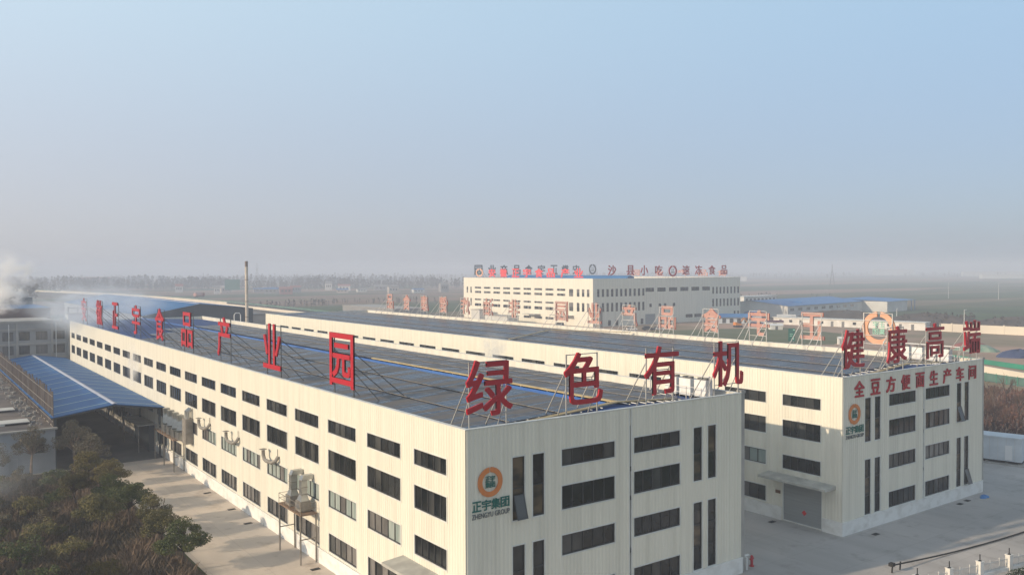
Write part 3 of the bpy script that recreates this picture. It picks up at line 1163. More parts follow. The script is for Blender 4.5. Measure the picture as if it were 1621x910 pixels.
def fan_duct(x, y, z, label, tall=2.9):
    t = thing('extraction_fan', (x, y, z), label, 'duct', 'metal extraction ducts on the long wall')
    b = MB()
    b.box(-.5, -.62, .05, .5, .62, 1.0)
    b.build('fan_box', 'steel_dull', t)
    b = MB()
    lo = [(-.42, -.5, 1.003), (.42, -.5, 1.003), (.42, .5, 1.003), (-.42, .5, 1.003)]
    hi = [(-.26, -.3, 1.5), (.30, -.3, 1.5), (.30, .3, 1.5), (-.26, .3, 1.5)]
    for i in range(4):
        b.quad(lo[i], lo[(i + 1) % 4], hi[(i + 1) % 4], hi[i])
    b.box(-.26, -.3, 1.502, .30, .3, tall)
    b.poly([(-.26, -.3, tall + .002), (-.26, .3, tall + .002), (-.06, .3, tall + .42), (-.06, -.3, tall + .42)])
    b.poly([(-.06, -.3, tall + .42), (-.06, .3, tall + .42), (.95, .3, tall + .42), (.95, -.3, tall + .42)][::-1])
    b.poly([(.30, -.3, tall + .002), (.95, -.3, tall + .002), (.95, -.3, tall + .42), (-.06, -.3, tall + .42), (-.26, -.3, tall + .002)])
    b.poly([(.30, .3, tall + .002), (-.26, .3, tall + .002), (-.06, .3, tall + .42), (.95, .3, tall + .42), (.95, .3, tall + .002)])
    b.quad((.30, -.3, tall), (.30, .3, tall), (.95, .3, tall + .002), (.95, -.3, tall + .002))
    b.build('duct', 'steel', t)
    for q in (1.55, 2.2, tall - .05):
        b = MB()
        b.box(-.29, -.33, q, .33, .33, q + .06)
        b.build('flange', 'steel_dull', t)
    b = MB()
    b.box(-.535, -.35, .25, -.502, .35, .8)
    b.build('grille', 'ac_grille', t)
    return t


t = thing('steel_platform', (-.95, 27.8, 0), 'grey steel platform on four legs carrying two ducts at the near windows', 'platform')
b = MB()
b.box(-.85, -2.75, 4.5, .75, 2.75, 4.62)
b.build('deck', 'rusty', t)
for sx, sy in ((-.8, -2.6), (.7, -2.6), (-.8, 2.6), (.7, 2.6)):
    b = MB()
    b.beam((sx, sy, 0), (sx, sy, 4.5), .12)
    b.build('leg', 'steel_dull', t)
for sy in (-2.6, 2.6):
    b = MB()
    b.beam((-.75, sy, 2.3), (.65, sy, 2.3), .08)
    b.build('brace', 'steel_dull', t)
railing(t, [(.7, -2.7), (-.82, -2.7), (-.82, 2.7), (.7, 2.7)], 4.62)
fan_duct(-1.0, 26.4, 4.63, 'near one of two tall metal ducts on the small steel platform')
fan_duct(-1.0, 28.9, 4.63, 'far one of two tall metal ducts on the small steel platform')

t = thing('steel_platform', (-.8, 75.0, 0), 'long steel platform on legs with four sloping ducts beside the blue canopy', 'platform')
b = MB()
b.box(-.75, -5.4, 4.2, .7, 5.4, 4.32)
b.build('deck', 'rusty', t)
for sy in (-5.2, 0, 5.0):
    for sx in (-.7, .6):
        b = MB()
        b.beam((sx, sy, 0), (sx, sy, 4.2), .13)
        b.build('leg', 'steel_dull', t)
    b = MB()
    b.beam((-.65, sy, 2.0), (.55, sy, 2.0), .08)
    b.build('brace', 'steel_dull', t)
railing(t, [(-.7, -5.3), (-.7, 5.2)], 4.32, 'steel')
for i, (y, d) in enumerate(((68.6, 'nearest'), (71.0, 'second'), (73.4, 'third'), (75.8, 'farthest'))):
    t = thing('extraction_duct', (-.55, y + 1.2, 4.33), '%s of four sloping metal ducts on the long platform' % d, 'duct', 'metal extraction ducts on the long wall')
    b = MB()
    b.box(-.55, -.8, .02, .4, .8, 1.0)
    b.build('fan_box', 'steel', t)
    b = MB()
    b.beam((-.2, 0, 1.0), (.1, .9, 2.3), .7, .8)
    b.beam((.1, .9, 2.3), (.1, .9, 3.2), .7, .8)
    b.build('duct', 'steel', t)
t = thing('duct_cabinet', (-.5, 66.6, 4.33), 'tall pale metal cabinet at the near end of the long platform', 'cabinet')
b = MB()
b.box(-.55, -.9, .0, .4, .7, 3.3)
b.build('casing', 'steel_dull', t)
b = MB()
for y in (-.4, .3):
    b.tube([(-.1, y, 3.3), (-.1, y, 4.2), (.35, y, 4.5)], .25, 10)
b.build('flue', 'steel', t)
t = thing('entrance_shelter', (-1.3, 90.5, 0), 'grey flat shelter over the side entrance under the blue canopy edge', 'shelter')
b = MB()
b.box(-1.3, -5.0, 3.95, 1.2, 5.0, 4.12)
b.build('roof', 'canopy_grey', t)
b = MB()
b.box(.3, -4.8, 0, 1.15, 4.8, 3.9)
b.build('recess_shade', 'dark_sheet', t)  # solid dark block; the shade of an entrance recess is put into its colour
for y in (-4.8, 4.8):
    b = MB()
    b.beam((-1.2, y, 0), (-1.2, y, 3.949), .12)
    b.build('post', 'steel_dull', t)
for (y, d) in ((37.0, 'nearest'), (49.3, 'middle'), (60.2, 'farthest')):
    t = thing('vent_pipe', (-.05, y, 7.3), '%s of three bent exhaust pipes with a cap above the pale windows' % d, 'vent pipe', 'exhaust pipes on the long wall')
    b = MB()
    b.tube([(-.05, -2.0, .75), (-.35, -2.0, .35), (-.6, -1.6, .1), (-.62, .0, .05), (-.62, .5, .15), (-.62, .8, .5), (-.62, .82, 1.0)], .19, 10)
    b.build('pipe', 'steel_dull', t)
    b = MB()
    b.tube([(-.62, .82, 1.12), (-.62, .82, 1.2)], .42, 12, r2=.1)
    b.build('cap', 'steel_dull', t)
    b = MB()
    b.beam((-.1, -1.9, 1.5), (-.1, -1.9, .7), .06)
    b.build('bracket', 'steel_dull', t)

# ------------------------------------------------------------------ blue canopy beside the near factory
t = thing('canopy', (-7, 122, 0), 'long blue gabled canopy beside the left wall of the near factory', 'canopy')
ya, yb, xl, xr_, xm = -41.8, 45.5, -7.6, 6.85, .25
b = MB()
zl, zm, zr = 7.28, 8.40, 7.35
for (p, q) in (((xl, zl), (xm, zm)), ((xm, zm), (xr_, zr))):
    b.quad((p[0], ya, p[1]), (q[0], ya, q[1]), (q[0], yb, q[1]), (p[0], yb, p[1]))
    b.quad((p[0], ya, p[1] - .12), (p[0], yb, p[1] - .12), (q[0], yb, q[1] - .12), (q[0], ya, q[1] - .12))
    b.quad((p[0], ya, p[1] - .12), (q[0], ya, q[1] - .12), (q[0], ya, q[1]), (p[0], ya, p[1]))
rf = b.build('roof', 'canopy_blue', t)
for i in range(14):
    y = ya + 2.2 + i * 6.15
    for (p, q) in (((xl, zl), (xm - .38, zm - .05)), ((xm + .38, zm - .05), (xr_, zr))):
        b = MB()
        b.quad((p[0], y, p[1] + .025), (q[0], y, q[1] + .025), (q[0], y + .42, q[1] + .025), (p[0], y + .42, p[1] + .025))
        b.build('skylight', 'skylight_strip', rf)
b = MB()
b.poly([(xm - .35, ya - .05, zm + .0), (xm, ya - .05, zm + .10), (xm, yb, zm + .10), (xm - .35, yb, zm + .0)])
b.poly([(xm, ya - .05, zm + .10), (xm + .35, ya - .05, zm + .0), (xm + .35, yb, zm + .0), (xm, yb, zm + .10)])
b.build('ridge_cap', 'ridge_lavender', rf)
for i in range(8):
    y = ya + .8 + i * 12.2
    for x, z in ((xr_ - .45, zr), (xl + .5, zl)):
        b = MB()
        b.beam((x, y, 0), (x, y, z - .15), .28)
        b.build('column', 'dark_sheet', t)
    b = MB()
    b.beam((xl, y, zl - .3), (xm, y, zm - .3), .14, .3)
    b.beam((xm, y, zm - .3), (xr_, y, zr - .3), .14, .3)
    b.build('truss', 'dark_sheet', t)

# ------------------------------------------------------------------ big hall behind (three storeys, letters on four edges)
CX, CY, CW, CL, CH = 233.0, 250.9, 105.9, 111.7, 22.6
Cb = thing('factory', (CX, CY, 0), 'large three storey cream and grey hall in the middle distance', 'factory')
mats = ['cream_cladding', 'trim_white']
holes, wins = [], []
rowz = ((16.66, 17.66), (14.14, 15.30), (10.13, 11.03), (6.91, 8.41))


def c_left(y0, y1, z0, z1, cols=4, rows=1, st='grey'):
    holes.append((CL - (y1 - CY), CL - (y0 - CY), z0, z1))
    wins.append((y1 - CY, z0, y1 - y0, z1 - z0, cols, rows, st))


for k in range(9):
    for ri, (za, zb) in enumerate(rowz):
        if ri >= 2 and k == 8:
            continue
        c_left(271.2 + 9.18 * (8 - k), 271.2 + 9.18 * (8 - k) + 6.3, za, zb)
for (a, w) in ((265.2, 3.0), (260.6, 1.9), (257.0, 1.7), (253.4, 1.7), (358.0, 1.3), (354.2, 1.3)):
    for (za, zb) in ((14.1, 17.6), (7.0, 11.1)):
        c_left(a, a + w, za, zb, 1, 2)
for k in (5, 6, 7):
    c_left(271.2 + 9.18 * (8 - k), 277.5 + 9.18 * (8 - k), 2.2, 3.4)
place('side_wall', wall_mesh('side_wall', CL, CH, holes, mats, rib=None, trim=False), Cb, (0, CL, 0), R(-90))
for i, (y, z, w, h, c, r_, st) in enumerate(wins):
    add_window(Cb, (0, y, z), R(-90), w, h, c, r_, i % 3, st)
holes, wins = [], []


def c_front(u, w, z0, z1, cols=1, rows=2, st='dark'):
    holes.append((u, u + w, z0, z1))
    wins.append((u, z0, w, z1 - z0, cols, rows, st))


for k in range(11):
    c_front(2.6 + 2.95 * k, 1.45, 14.1, 17.7)
    c_front(2.6 + 2.95 * k, 1.45, 7.0, 11.1)
for k in range(6):
    c_front(34.3 + 8.24 * k, 5.9, 15.95, 17.9, 4, 1)
for k in range(8):
    c_front(83.3 + 2.88 * k, 1.35, 14.1, 17.6)
    c_front(83.3 + 2.88 * k, 1.35, 7.4, 11.4)
for k in (6, 7):
    c_front(83.3 + 2.88 * k, 1.35, 1.4, 4.6)
for u in (37.0, 43.4, 47.2, 53.6):
    c_front(u, 1.7, 8.4, 10.0, 1, 1)
for u in (9.5, 14.3, 31.0):
    c_front(u, 1.8, .3, 2.9, 1, 1)
for u in (63.0, 69.5):
    c_front(u, 5.2, 2.3, 4.0, 3, 1)
holes.append((34.2, 41.0, .1, 5.0))
place('end_wall', wall_mesh('end_wall', CW, CH, holes, mats, rib=None, trim=False), Cb, (0, 0, 0), 0)
for i, (u, z, w, h, c, r_, st) in enumerate(wins):
    add_window(Cb, (u, 0, z), 0, w, h, c, r_, i % 3, st)
b = MB()
b.box(34.2, .08, .1, 41.0, .14, 5.0)
b.build('shutter_door', 'shutter_grey', Cb)
place('side_wall', wall_mesh('right_wall', CL, CH, [], mats, rib=None), Cb, (CW, 0, 0), R(90))
place('end_wall', wall_mesh('back_wall', CW, CH, [], mats, rib=None), Cb, (CW, CL, 0), R(180))
b = MB()
b.box(.02, .02, 21.2, CW - .02, CL - .02, 21.6)
rf = b.build('roof', 'roof_blue', Cb)
b = MB()
x0, x1 = 25.0, 29.5
b.poly([(x0, 3, 21.61), (x0, 3, 23.35), (x0, 104, 23.35), (x0, 104, 21.61)])
b.poly([(x0, 3, 21.61), (x1, 3, 21.61), (x1, 3, 23.35), (27.2, 3, 24.0), (x0, 3, 23.35)])
b.poly([(x0, 3, 23.35), (27.2, 3, 24.0), (27.2, 104, 24.0), (x0, 104, 23.35)])
b.poly([(27.2, 3, 24.0), (x1, 3, 23.35), (x1, 104, 23.35), (27.2, 104, 24.0)])
b.poly([(x0, 104, 21.61), (x0, 104, 23.35), (27.2, 104, 24.0), (x1, 104, 23.35), (x1, 104, 21.61)])
b.build('roof_monitor', 'roof_blue_light', rf)
b = MB()
for q in ((0, 0, .3, CL), (CW - .3, 0, CW, CL)):
    b.box(q[0] - .02, -.02, CH + .002, q[2] + .02, CL + .02, CH + .12)
b.box(.33, -.02, CH + .002, CW - .33, .3, CH + .118)
b.box(.33, CL - .3, CH + .002, CW - .33, CL + .02, CH + .118)
b.build('coping', 'trim_white', Cb)
b = MB()
b.box(-4, 88, 4.3, -.05, 98, 4.6)
b.box(-4, 40, 4.3, -.05, 50, 4.6)
b.box(-4, 14, 4.6, -.05, 28, 4.9)
b.build('door_canopy', 'canopy_grey', Cb)
g = 'characters on the roof of the far hall'
for ch, px in zip('沙县小吃速冻食品', (12.4, 24.5, 33.8, 43.9, 63.6, 73.1, 83.4, 92.9)):
    roof_letter(ch, CX + px, CY + .3, CH + .1, 0, 5.3, 4.9, 'small dark red character %s on the front edge of the far hall' % ch, 'dark red characters on the front edge of the far hall', key='front', posts=False, zbase=1.4)
tag(roof_ring(CX + 53.9, CY + .3, CH + .1, 0, 6.0, 5.6, 'dark red ring emblem between 吃 and 速 on the far hall', g, ('letter_red', 'logo_grey'), ('logo_grey',), zbase=.6))
for i, (ch, u) in enumerate(zip('安徽正宇食品产业园', (84.2, 75.2, 66.3, 56.4, 46.7, 37.7, 28.4, 19.7, 10.1))):  # dark grey colour stands in for the shade on these letter backs
    roof_letter(ch, CX + u, CY + CL - .3, CH + .1, R(180), 5.6, 5.8, 'dark reversed character %s standing on the rear edge of the far hall' % ch, 'dark reversed characters on the rear edge of the far hall', mats=('logo_grey',), key='grey', posts=False, zbase=1.4)
tag(roof_ring(CX + 98.0, CY + CL - .3, CH + .1, R(180), 6.0, 6.6, 'dark ring emblem on the rear edge of the far hall', g, ('logo_grey', 'logo_grey'), ('logo_grey',), zbase=1.2))  # grey like the rear letters, shade of its back put into the colour
tag(roof_ring(CX + .3, CY + 95.8, CH + .1, R(-90), 7.2, 4.6, 'orange ring emblem at the left end of the far hall roof', g, ('logo_orange_back', 'logo_orange_back'), ('logo_green',), zbase=.5))
for i, (ch, y) in enumerate(zip('安徽正宇食品产业', (83.4, 72.6, 61.7, 51.7, 41.6, 31.9, 20.8, 10.6))):
    roof_letter(ch, CX + .3, CY + y, CH + .1, R(-90), 6.6, 4.5, 'small bright red character %s on the left edge of the far hall' % ch, 'bright red characters on the left edge of the far hall', mats=('letter_bright',), key='bright', posts=False, zbase=.4)
for i, (ch, y) in enumerate(zip('食品产业园', (12, 26, 42, 60, 80))):
    roof_letter(ch, CX + CW - .3, CY + y, CH + .1, R(90), 7, 3.6, 'faint pink character back %s on the right edge of the far hall' % ch, 'pink character backs on the right edge of the far hall', mats=('letter_red', 'letter_back'), key='b', posts=False, zbase=.5)
t = thing('silo', (233.0, 246.5, 0), 'tall dark grey cylindrical tank at the corner of the far hall', 'tank')
b = MB()
b.tube([(0, 0, 0), (0, 0, 9.5)], 1.5, 16)
b.build('shell', 'steel_dull', t)
b = MB()
b.tube([(0, 0, 9.5), (0, 0, 10.1)], 1.5, 16, r2=.4)
b.build('dome', 'steel', t)

# ------------------------------------------------------------------ left: low building with slatted screen, grey office block, dark plant, hall, chimney
t = thing('low_building', (-14.2, 80.2, 0), 'low blue grey building with a slatted screen on its flat roof', 'building')
holes = [(21.5, 24.3, 2.7, 4.2), (31.1, 32.7, 2.7, 4.2), (25.8, 27.2, 2.7, 4.2), (28.5, 29.5, .1, 2.3)]
place('wall', wall_mesh('front_wall', 34.0, 5.72, holes, ['blue_grey_wall', 'trim_white'], rib=None, trim=False), t, (-34, 0, 0), 0)
for i, (u, u2, z, z2) in enumerate(holes[:3]):
    add_window(t, (-34 + u, 0, z), 0, u2 - u, z2 - z, 2, 1, i, 'dark')
b = MB()
b.box(-34, .18, .02, -.02, 88, 5.3)
b.build('block', 'blue_grey_wall', t)
b = MB()
b.box(-34, -.35, 5.722, .25, .25, 5.95)
b.box(-.05, .26, 5.722, .25, 88, 5.93)
b.build('eave_band', 'concrete', t)
b = MB()
b.box(-34, .26, 5.31, -.06, 88, 5.74)
b.build('roof', 'flat_roof', t)
b = MB()
b.tube([(-29.0 + 19.5, -.16, 4.75), (-29.0 + 20.3, -.16, 4.95), (-29 + 21.2, -.16, 4.85)], .09, 8)
b.build('wall_lamp', 'pipe_white', t)
t = thing('slatted_screen', (-14.35, 80.4, 5.75), 'rusty vertical slat screen along the roof edge of the low building', 'screen')
b = MB()
r = random.Random(3)
for i in range(92):
    y = .2 + i * .93 + r.uniform(-.1, .1)
    o = MB()
    o.box(-.03, y, r.uniform(0, .3), .03, y + r.uniform(.45, .82), 4.9 + r.uniform(-.45, .45))
    o.build('slat', r.choice(['slat_rust', 'slat_rust', 'slat_grey']), t)
for z in (.9, 2.6, 4.3):
    o = MB()
    o.box(-.09, 0, z, -.035, 86, z + .07)
    o.build('rail', 'steel_dull', t)
for (x, y, w, l, n) in ((-21.5, 88, 5.0, 1.6, 'nearer'), (-21.5, 101, 4.5, 1.4, 'farther')):
    b = MB()
    b.box(-w, -l, 0, w, l, .1)
    b.box(-w * .4, -l - .01, -.25, w * .4, l * .8, -.001)
    tag(b.build('roof_sheet', 'shed_white', loc=(x, y, 6.0)), '%s pale sheet lying on the flat roof of the low building' % n, 'sheet')
t = thing('rooftop_clutter', (-16.5, 92, 5.75), 'line of pale rubble at the foot of the slatted screen', 'rubble')
b = MB()
for i in range(130):
    x, y, s_ = r.uniform(-.4, 1.6), r.uniform(-9, 55), r.uniform(.1, .35)
    b.box(x, y, 0, x + s_, y + s_ * 1.5, s_)
o = b.build('rubble', 'concrete', t)
o['kind'] = 'stuff'

t = thing('office_block', (1, 169, 0), 'grey three storey office block at the far left end of the yard', 'building')
holes = []
for z in (11.6, 8.5, 4.6):
    for u, w in ((-13.4, 2.1), (-10.2, 2.1), (-6.9, 2.3), (-3.4, 2.3), (-17, 2.1), (-20.5, 2.1)):
        holes.append((u + 40, u + w + 40, z, z + 1.9))
place('wall', wall_mesh('front_wall', 40, 15.9, holes, ['grey_facade', 'grey_facade'], rib=None, trim=False), t, (-40, 0, 0), 0)
for i, (u, u2, z, z2) in enumerate(holes):
    add_window(t, (-40 + u, 0, z), 0, u2 - u, z2 - z, 2, 1, i % 3, 'grey')
b = MB()
b.box(-40, .18, .02, -.02, 14, 15.5)
b.build('block', 'grey_facade', t)
b = MB()
for z in (13.9, 10.6, 7.4):
    b.box(-40, -.25, z, -.6, -.01, z + .35)
b.build('floor_band', 'concrete', t)
b = MB()
for u in (-40, -10.8, -3.9, -.5):
    b.box(u, -.32, .02, u + .4, -.012, 15.4)
b.build('pilaster', 'concrete', t)
b = MB()
b.box(-40, -.3, 15.52, -3.3, 14, 16.0)
b.box(-1.8, -.45, 15.2, -.7, .5, 16.4)
b.build('cornice', 'concrete', t)
for x in (-12.2, -2.9):
    b = MB()
    b.tube([(x, -.4, .1), (x, -.4, 15.3)], .08, 6)
    b.build('downpipe', 'pipe_white', t)
t = thing('stair_head', (2.8, 171, 0), 'small pale stair head behind the far end of the near factory', 'building')
b = MB()
b.box(-1.8, 0, 0, 1.2, 4, 17.0)
b.build('wall', 'shed_white', t)
b = MB()
b.box(-2.0, -.2, 17.002, 1.4, 4.2, 17.2)
b.build('roof', 'concrete', t)

t = thing('plant_building', (-2, 230, 0), 'dark industrial building with a blue roof band behind the grey block', 'building')
b = MB()
b.box(-40, 0, 0, 7.1, 24, 16.5)
b.build('wall', 'brown_facade', t)
b = MB()
b.poly([(-40, -.3, 16.5), (7.3, -.3, 16.5), (3.6, 10, 17.4), (-40, 10, 17.4)])
b.poly([(-40, 24, 16.5), (-40, 10, 17.4), (3.6, 10, 17.4), (7.3, 24, 16.5)])
b.poly([(7.3, -.3, 16.5), (7.3, 24, 16.5), (3.6, 10, 17.4)])
b.build('roof', 'roof_blue_light', t)
b = MB()
b.box(-30, 9, 16.6, 3.6, 14, 19.3)
b.build('roof_ventilator', 'dark_sheet', t)
t = thing('gantry', (7.5, 215, 0), 'grey steel gantry beside the dark plant building', 'gantry')
for x in (0, 2.4, 4.8):
    b = MB()
    b.beam((x, 0, 0), (x, 0, 17.2), .3)
    b.build('post', 'steel_dull', t)
for z in (12, 14.5, 16.8):
    b = MB()
    b.beam((.2, 0, z), (4.6, 0, z), .2)
    b.build('crossbar', 'steel_dull', t)

t = thing('hall', (47.4, 230, 0), 'long hall with a bright blue roof and dark gable beyond the near factory', 'hall')
b = MB()
b.poly([(-17, 0, 0), (17.3, 0, 0), (17.3, 0, 14.6), (0, 0, 16.4), (-17, 0, 13.2)])
b.build('gable_wall', 'dark_sheet', t)
b = MB()
b.box(-17, .02, 0, -16.8, 150, 13.2)
b.box(17.1, .02, 0, 17.3, 150, 14.6)
b.build('side_wall', 'blue_grey_wall', t)
b = MB()
b.poly([(-17.4, -.2, 13.22), (0, -.2, 16.48), (0, 150, 16.48), (-17.4, 150, 13.22)])
b.poly([(0, -.2, 16.48), (17.6, -.2, 14.66), (17.6, 150, 14.66), (0, 150, 16.48)])
b.build('roof', 'roof_blue_light', t)
b = MB()
b.box(-.3, -.1, 16.49, .3, 150, 16.62)
b.build('ridge_cap', 'ridge_lavender', t)
t = thing('chimney', (60.6, 224, 0), 'tall slim beige chimney with a dark tip', 'chimney')
b = MB()
b.tube([(0, 0, 0), (0, 0, 15), (0, 0, 28.3)], .50, 14)
b.build('stack', 'chimney_paint', t)
b = MB()
b.tube([(0, 0, 28.3), (0, 0, 30.1)], .47, 14)
b.build('tip', 'chimney_dark', t)
for z in (12, 17, 24):
    b = MB()
    b.tube([(0, 0, z), (0, 0, z + .2)], .56, 14)
    b.build('collar', 'chimney_dark', t)
t = thing('pipe_loop', (53.6, 215, 0), 'white bent pipe standing in front of the dark gable', 'pipe')
b = MB()
b.tube([(0, 0, 0), (0, 0, 13.3), (.4, 0, 13.9), (1.6, 0, 13.9), (2.0, 0, 13.3), (2.0, 0, 0)], .14, 8)
b.build('pipe', 'pipe_white', t)
t = thing('shed', (60.0, 250, 0), 'low tan shed to the right of the dark gable', 'shed')
b = MB()
b.box(6, 0, 0, 16, 10, 11.3)
b.build('wall', 'house_wall', t)
b = MB()
b.box(5.7, -.3, 11.302, 16.3, 10.3, 11.6)
b.build('roof', 'house_grey', t)

# ------------------------------------------------------------------ elevated highway beyond
hw = [(62, 1150), (100, 940), (122, 780), (131, 640), (133, 500), (131, 400), (128, 330), (126, 285)]
b = MB()
for i in range(len(hw) - 1):
    (xa, ya_), (xb, yb_) = hw[i], hw[i + 1]
    b.quad((xa - 1, ya_, 5.6), (xb - 1, yb_, 5.6), (xb + 16, yb_, 5.6), (xa + 16, ya_, 5.6))
    b.quad((xa - 9, ya_, 0), (xb - 9, yb_, 0), (xb - 1, yb_, 5.6), (xa - 1, ya_, 5.6))
    b.quad((xa + 16, ya_, 5.6), (xb + 16, yb_, 5.6), (xb + 24, yb_, 0), (xa + 24, ya_, 0))
structure('road_embankment', b, 'asphalt')
t = thing('road_barrier', (0, 0, 0), 'long cream concrete barrier along the near side of the raised highway', 'barrier')
b = MB()
for i in range(len(hw) - 1):
    (xa, ya_), (xb, yb_) = hw[i], hw[i + 1]
    b.beam((xa, ya_, 6.2), (xb, yb_, 6.2), .5, 1.5)
b.build('wall', 'road_barrier', t)
t = thing('road_barrier', (0, 0, 0), 'thin green guard rail along the far side of the raised highway', 'barrier')
b = MB()
for i in range(len(hw) - 1):
    (xa, ya_), (xb, yb_) = hw[i], hw[i + 1]
    b.beam((xa + 13, ya_, 6.7), (xb + 13, yb_, 6.7), .3, .9)
b.build('rail', 'mesh_green', t)
t = thing('road_barrier', (0, 0, 0), 'second cream barrier along the middle of the raised highway', 'barrier')
b = MB()
for i in range(3):
    (xa, ya_), (xb, yb_) = hw[i + 1], hw[i + 2]
    b.beam((xa + 8, ya_, 6.4), (xb + 8, yb_, 6.4), .5, 1.4)
b.build('wall', 'road_barrier', t)
t = thing('tank_truck', (168, 660, 5.62), 'tanker lorry with a pale pink barrel on the raised highway', 'lorry', rz=R(40))
b = MB()
b.tube([(-4.5, 0, 2.4), (4.5, 0, 2.4)], 1.5, 12)
b.build('barrel', 'letter_back', t)
b = MB()
b.box(5.0, -1.2, .9, 7.2, 1.2, 3.6)
b.build('cab', 'tile_red', t)
b = MB()
b.box(-4.6, -1.1, .5, 7.0, 1.1, .89)
b.build('chassis', 'black', t)
for x in (-3.5, -2.3, 5.9):
    for y in (-1.15, .85):
        b = MB()
        b.tube([(x, y, .5), (x, y + .3, .5)], .5, 10)
        b.build('wheel', 'rubber', t)


def sign_board(x, y, z0, w, h, post, label, rz, col='sign_green', marks=True):
    t = thing('road_sign', (x, y, 0), label, 'sign', rz=rz)
    for s_ in (-1, 1):
        b = MB()
        b.beam((s_ * w * .32, .08, 0), (s_ * w * .32, .08, z0 + h), .16)
        b.build('post', 'steel_dull', t)
    b = MB()
    b.box(-w / 2, -.12, z0, w / 2, -.02, z0 + h)
    o = b.build('board', col, t)
    if marks:
        b = MB()
        for (u, v, a, c) in ((.2, .82, .28, .10), (-.3, .52, .5, .05), (-.3, .38, .4, .05), (.2, .12, .14, .16)):
            b.box(u * w, -.14, z0 + v * h, (u + a) * w, -.125, z0 + (v + c) * h)
        b.build('marking', 'logo_mint', t)
    return t


sign_board(285.6, 940, 5, 17, 12, 0, 'green highway sign far away above the raised road', R(-30), marks=False)
sign_board(232.7, 141.7, .6, 2.4, 4.8, 0, 'upright dark green road sign standing in the brown lot', R(-37))

# ------------------------------------------------------------------ site beyond the second factory, on the right
rot = math.atan2(254.3 - 239.5, 461.2 - 364.7)
t = thing('warehouse', (364.7, 239.5, 0), 'long pale warehouse with a bright blue roof on the right', 'warehouse', rz=rot)
b = MB()
b.box(0, 0, 0, 98, 44, 6.6)
b.poly([(0, 0, 6.602), (0, 22, 9.1), (0, 44, 6.602)][::-1])
b.poly([(98, 0, 6.602), (98, 44, 6.602), (98, 22, 9.1)])
b.build('wall', 'shed_white', t)
b = MB()
b.poly([(-.8, -1, 6.55), (98.5, -1, 6.55), (98.5, 22, 9.2), (-.8, 22, 9.2)])
b.poly([(-.8, 22, 9.2), (98.5, 22, 9.2), (98.5, 45, 6.55), (-.8, 45, 6.55)])
b.build('roof', 'sheet_blue', t)
for i in range(9):
    b = MB()
    b.box(3 + i * 9.6, -.08, 3.7, 7.4 + i * 9.6, -.01, 5.2)
    b.build('window', 'glass_grey', t)
t = thing('warehouse', (462.5, 245, 0), 'blue roofed annex with a bright cream side right of the long warehouse', 'warehouse', rz=rot)
b = MB()
b.box(0, -6, 0, 32, 24, 6.6)
b.build('wall', 'shed_white', t)
b = MB()
b.poly([(-.5, -7, 6.602), (46, -7, 6.7), (46, 25, 7.9), (-.5, 25, 7.9)])
b.poly([(-.5, 25, 7.9), (46, 25, 7.9), (46, 25.2, 6.602), (-.5, 25.2, 6.602)])
b.build('roof', 'sheet_blue', t)
for x in (39, 45):
    b = MB()
    b.beam((x, -6, 0), (x, -6, 6.6), .4)
    b.build('post', 'sheet_blue', t)
dirv = Vector((329.4 - 321.2, 144.8 - 188.3, 0)).normalized()
L = 66.0
t = thing('barracks', (316.5, 212.5, 0), 'long low white prefab row with dark doors along the brown lot', 'prefab row', rz=math.atan2(dirv.y, dirv.x))
b = MB()
b.box(0, 0, 0, L + 4, 6, 3.3)
b.build('wall', 'house_white', t)
b = MB()
b.box(-.3, -.6, 3.302, L + 4.3, 6.3, 3.55)
b.build('roof', 'trim_white', t)
for i in range(13):
    b = MB()
    x = 3 + i * 5.1
    if i % 3 == 1:
        b.box(x, -.09, 1.2, x + 1.5, -.02, 2.4)
        b.build('window', 'glass_dark', t)
    else:
        b.box(x, -.09, .05, x + 1.2, -.02, 2.5)
        b.build('door', 'post_grey', t)
t = thing('boundary_wall', (0, 0, 0), 'long cream boundary wall at the far side of the brown lot', 'wall')
b = MB()
pts = [(330.5, 138), (334, 105), (342, 60), (350, 0)]
for i in range(3):
    b.beam((*pts[i], 1.7), (*pts[i + 1], 1.7), .3, 3.4)
b.build('panel', 'road_barrier', t)
for k, (x, y) in enumerate(((331, 133), (333.2, 113), (338, 82), (345.5, 35))):
    b = MB()
    b.box(x - .3, y - .3, 0, x + .3, y + .3, 3.7)
    b.build('pier', 'road_barrier', t)


def mound(x, y, rx, ry, h, m, label, cat='mound', seed=1, name='mound'):
    r = random.Random(seed)
    n, k = 22, 6
    b = MB()
    ph = [r.uniform(0, 6.28) for _ in range(6)]
    P = []
    for j in range(k + 1):
        f = j / k
        row = []
        for i in range(n):
            a = 6.2832 * i / n
            w = 1 + .16 * math.sin(2 * a + ph[0]) + .12 * math.sin(3 * a + ph[1]) + .07 * math.sin(7 * a + ph[2])
            rr = math.cos(f * math.pi / 2) * w
            z = h * (math.sin(f * math.pi / 2) ** 1.3) * (1 + .15 * math.sin(3 * a + ph[3] + f * 3))
            row.append((rx * rr * math.cos(a), ry * rr * math.sin(a), z + (r.uniform(-.05, .05) * h if j else -.1)))
        P.append(row)
    for j in range(k):
        for i in range(n):
            b.quad(P[j][i], P[j][(i + 1) % n], P[j + 1][(i + 1) % n], P[j + 1][i])
    return tag(b.build(name, m, loc=(x, y, 0)), label, cat)


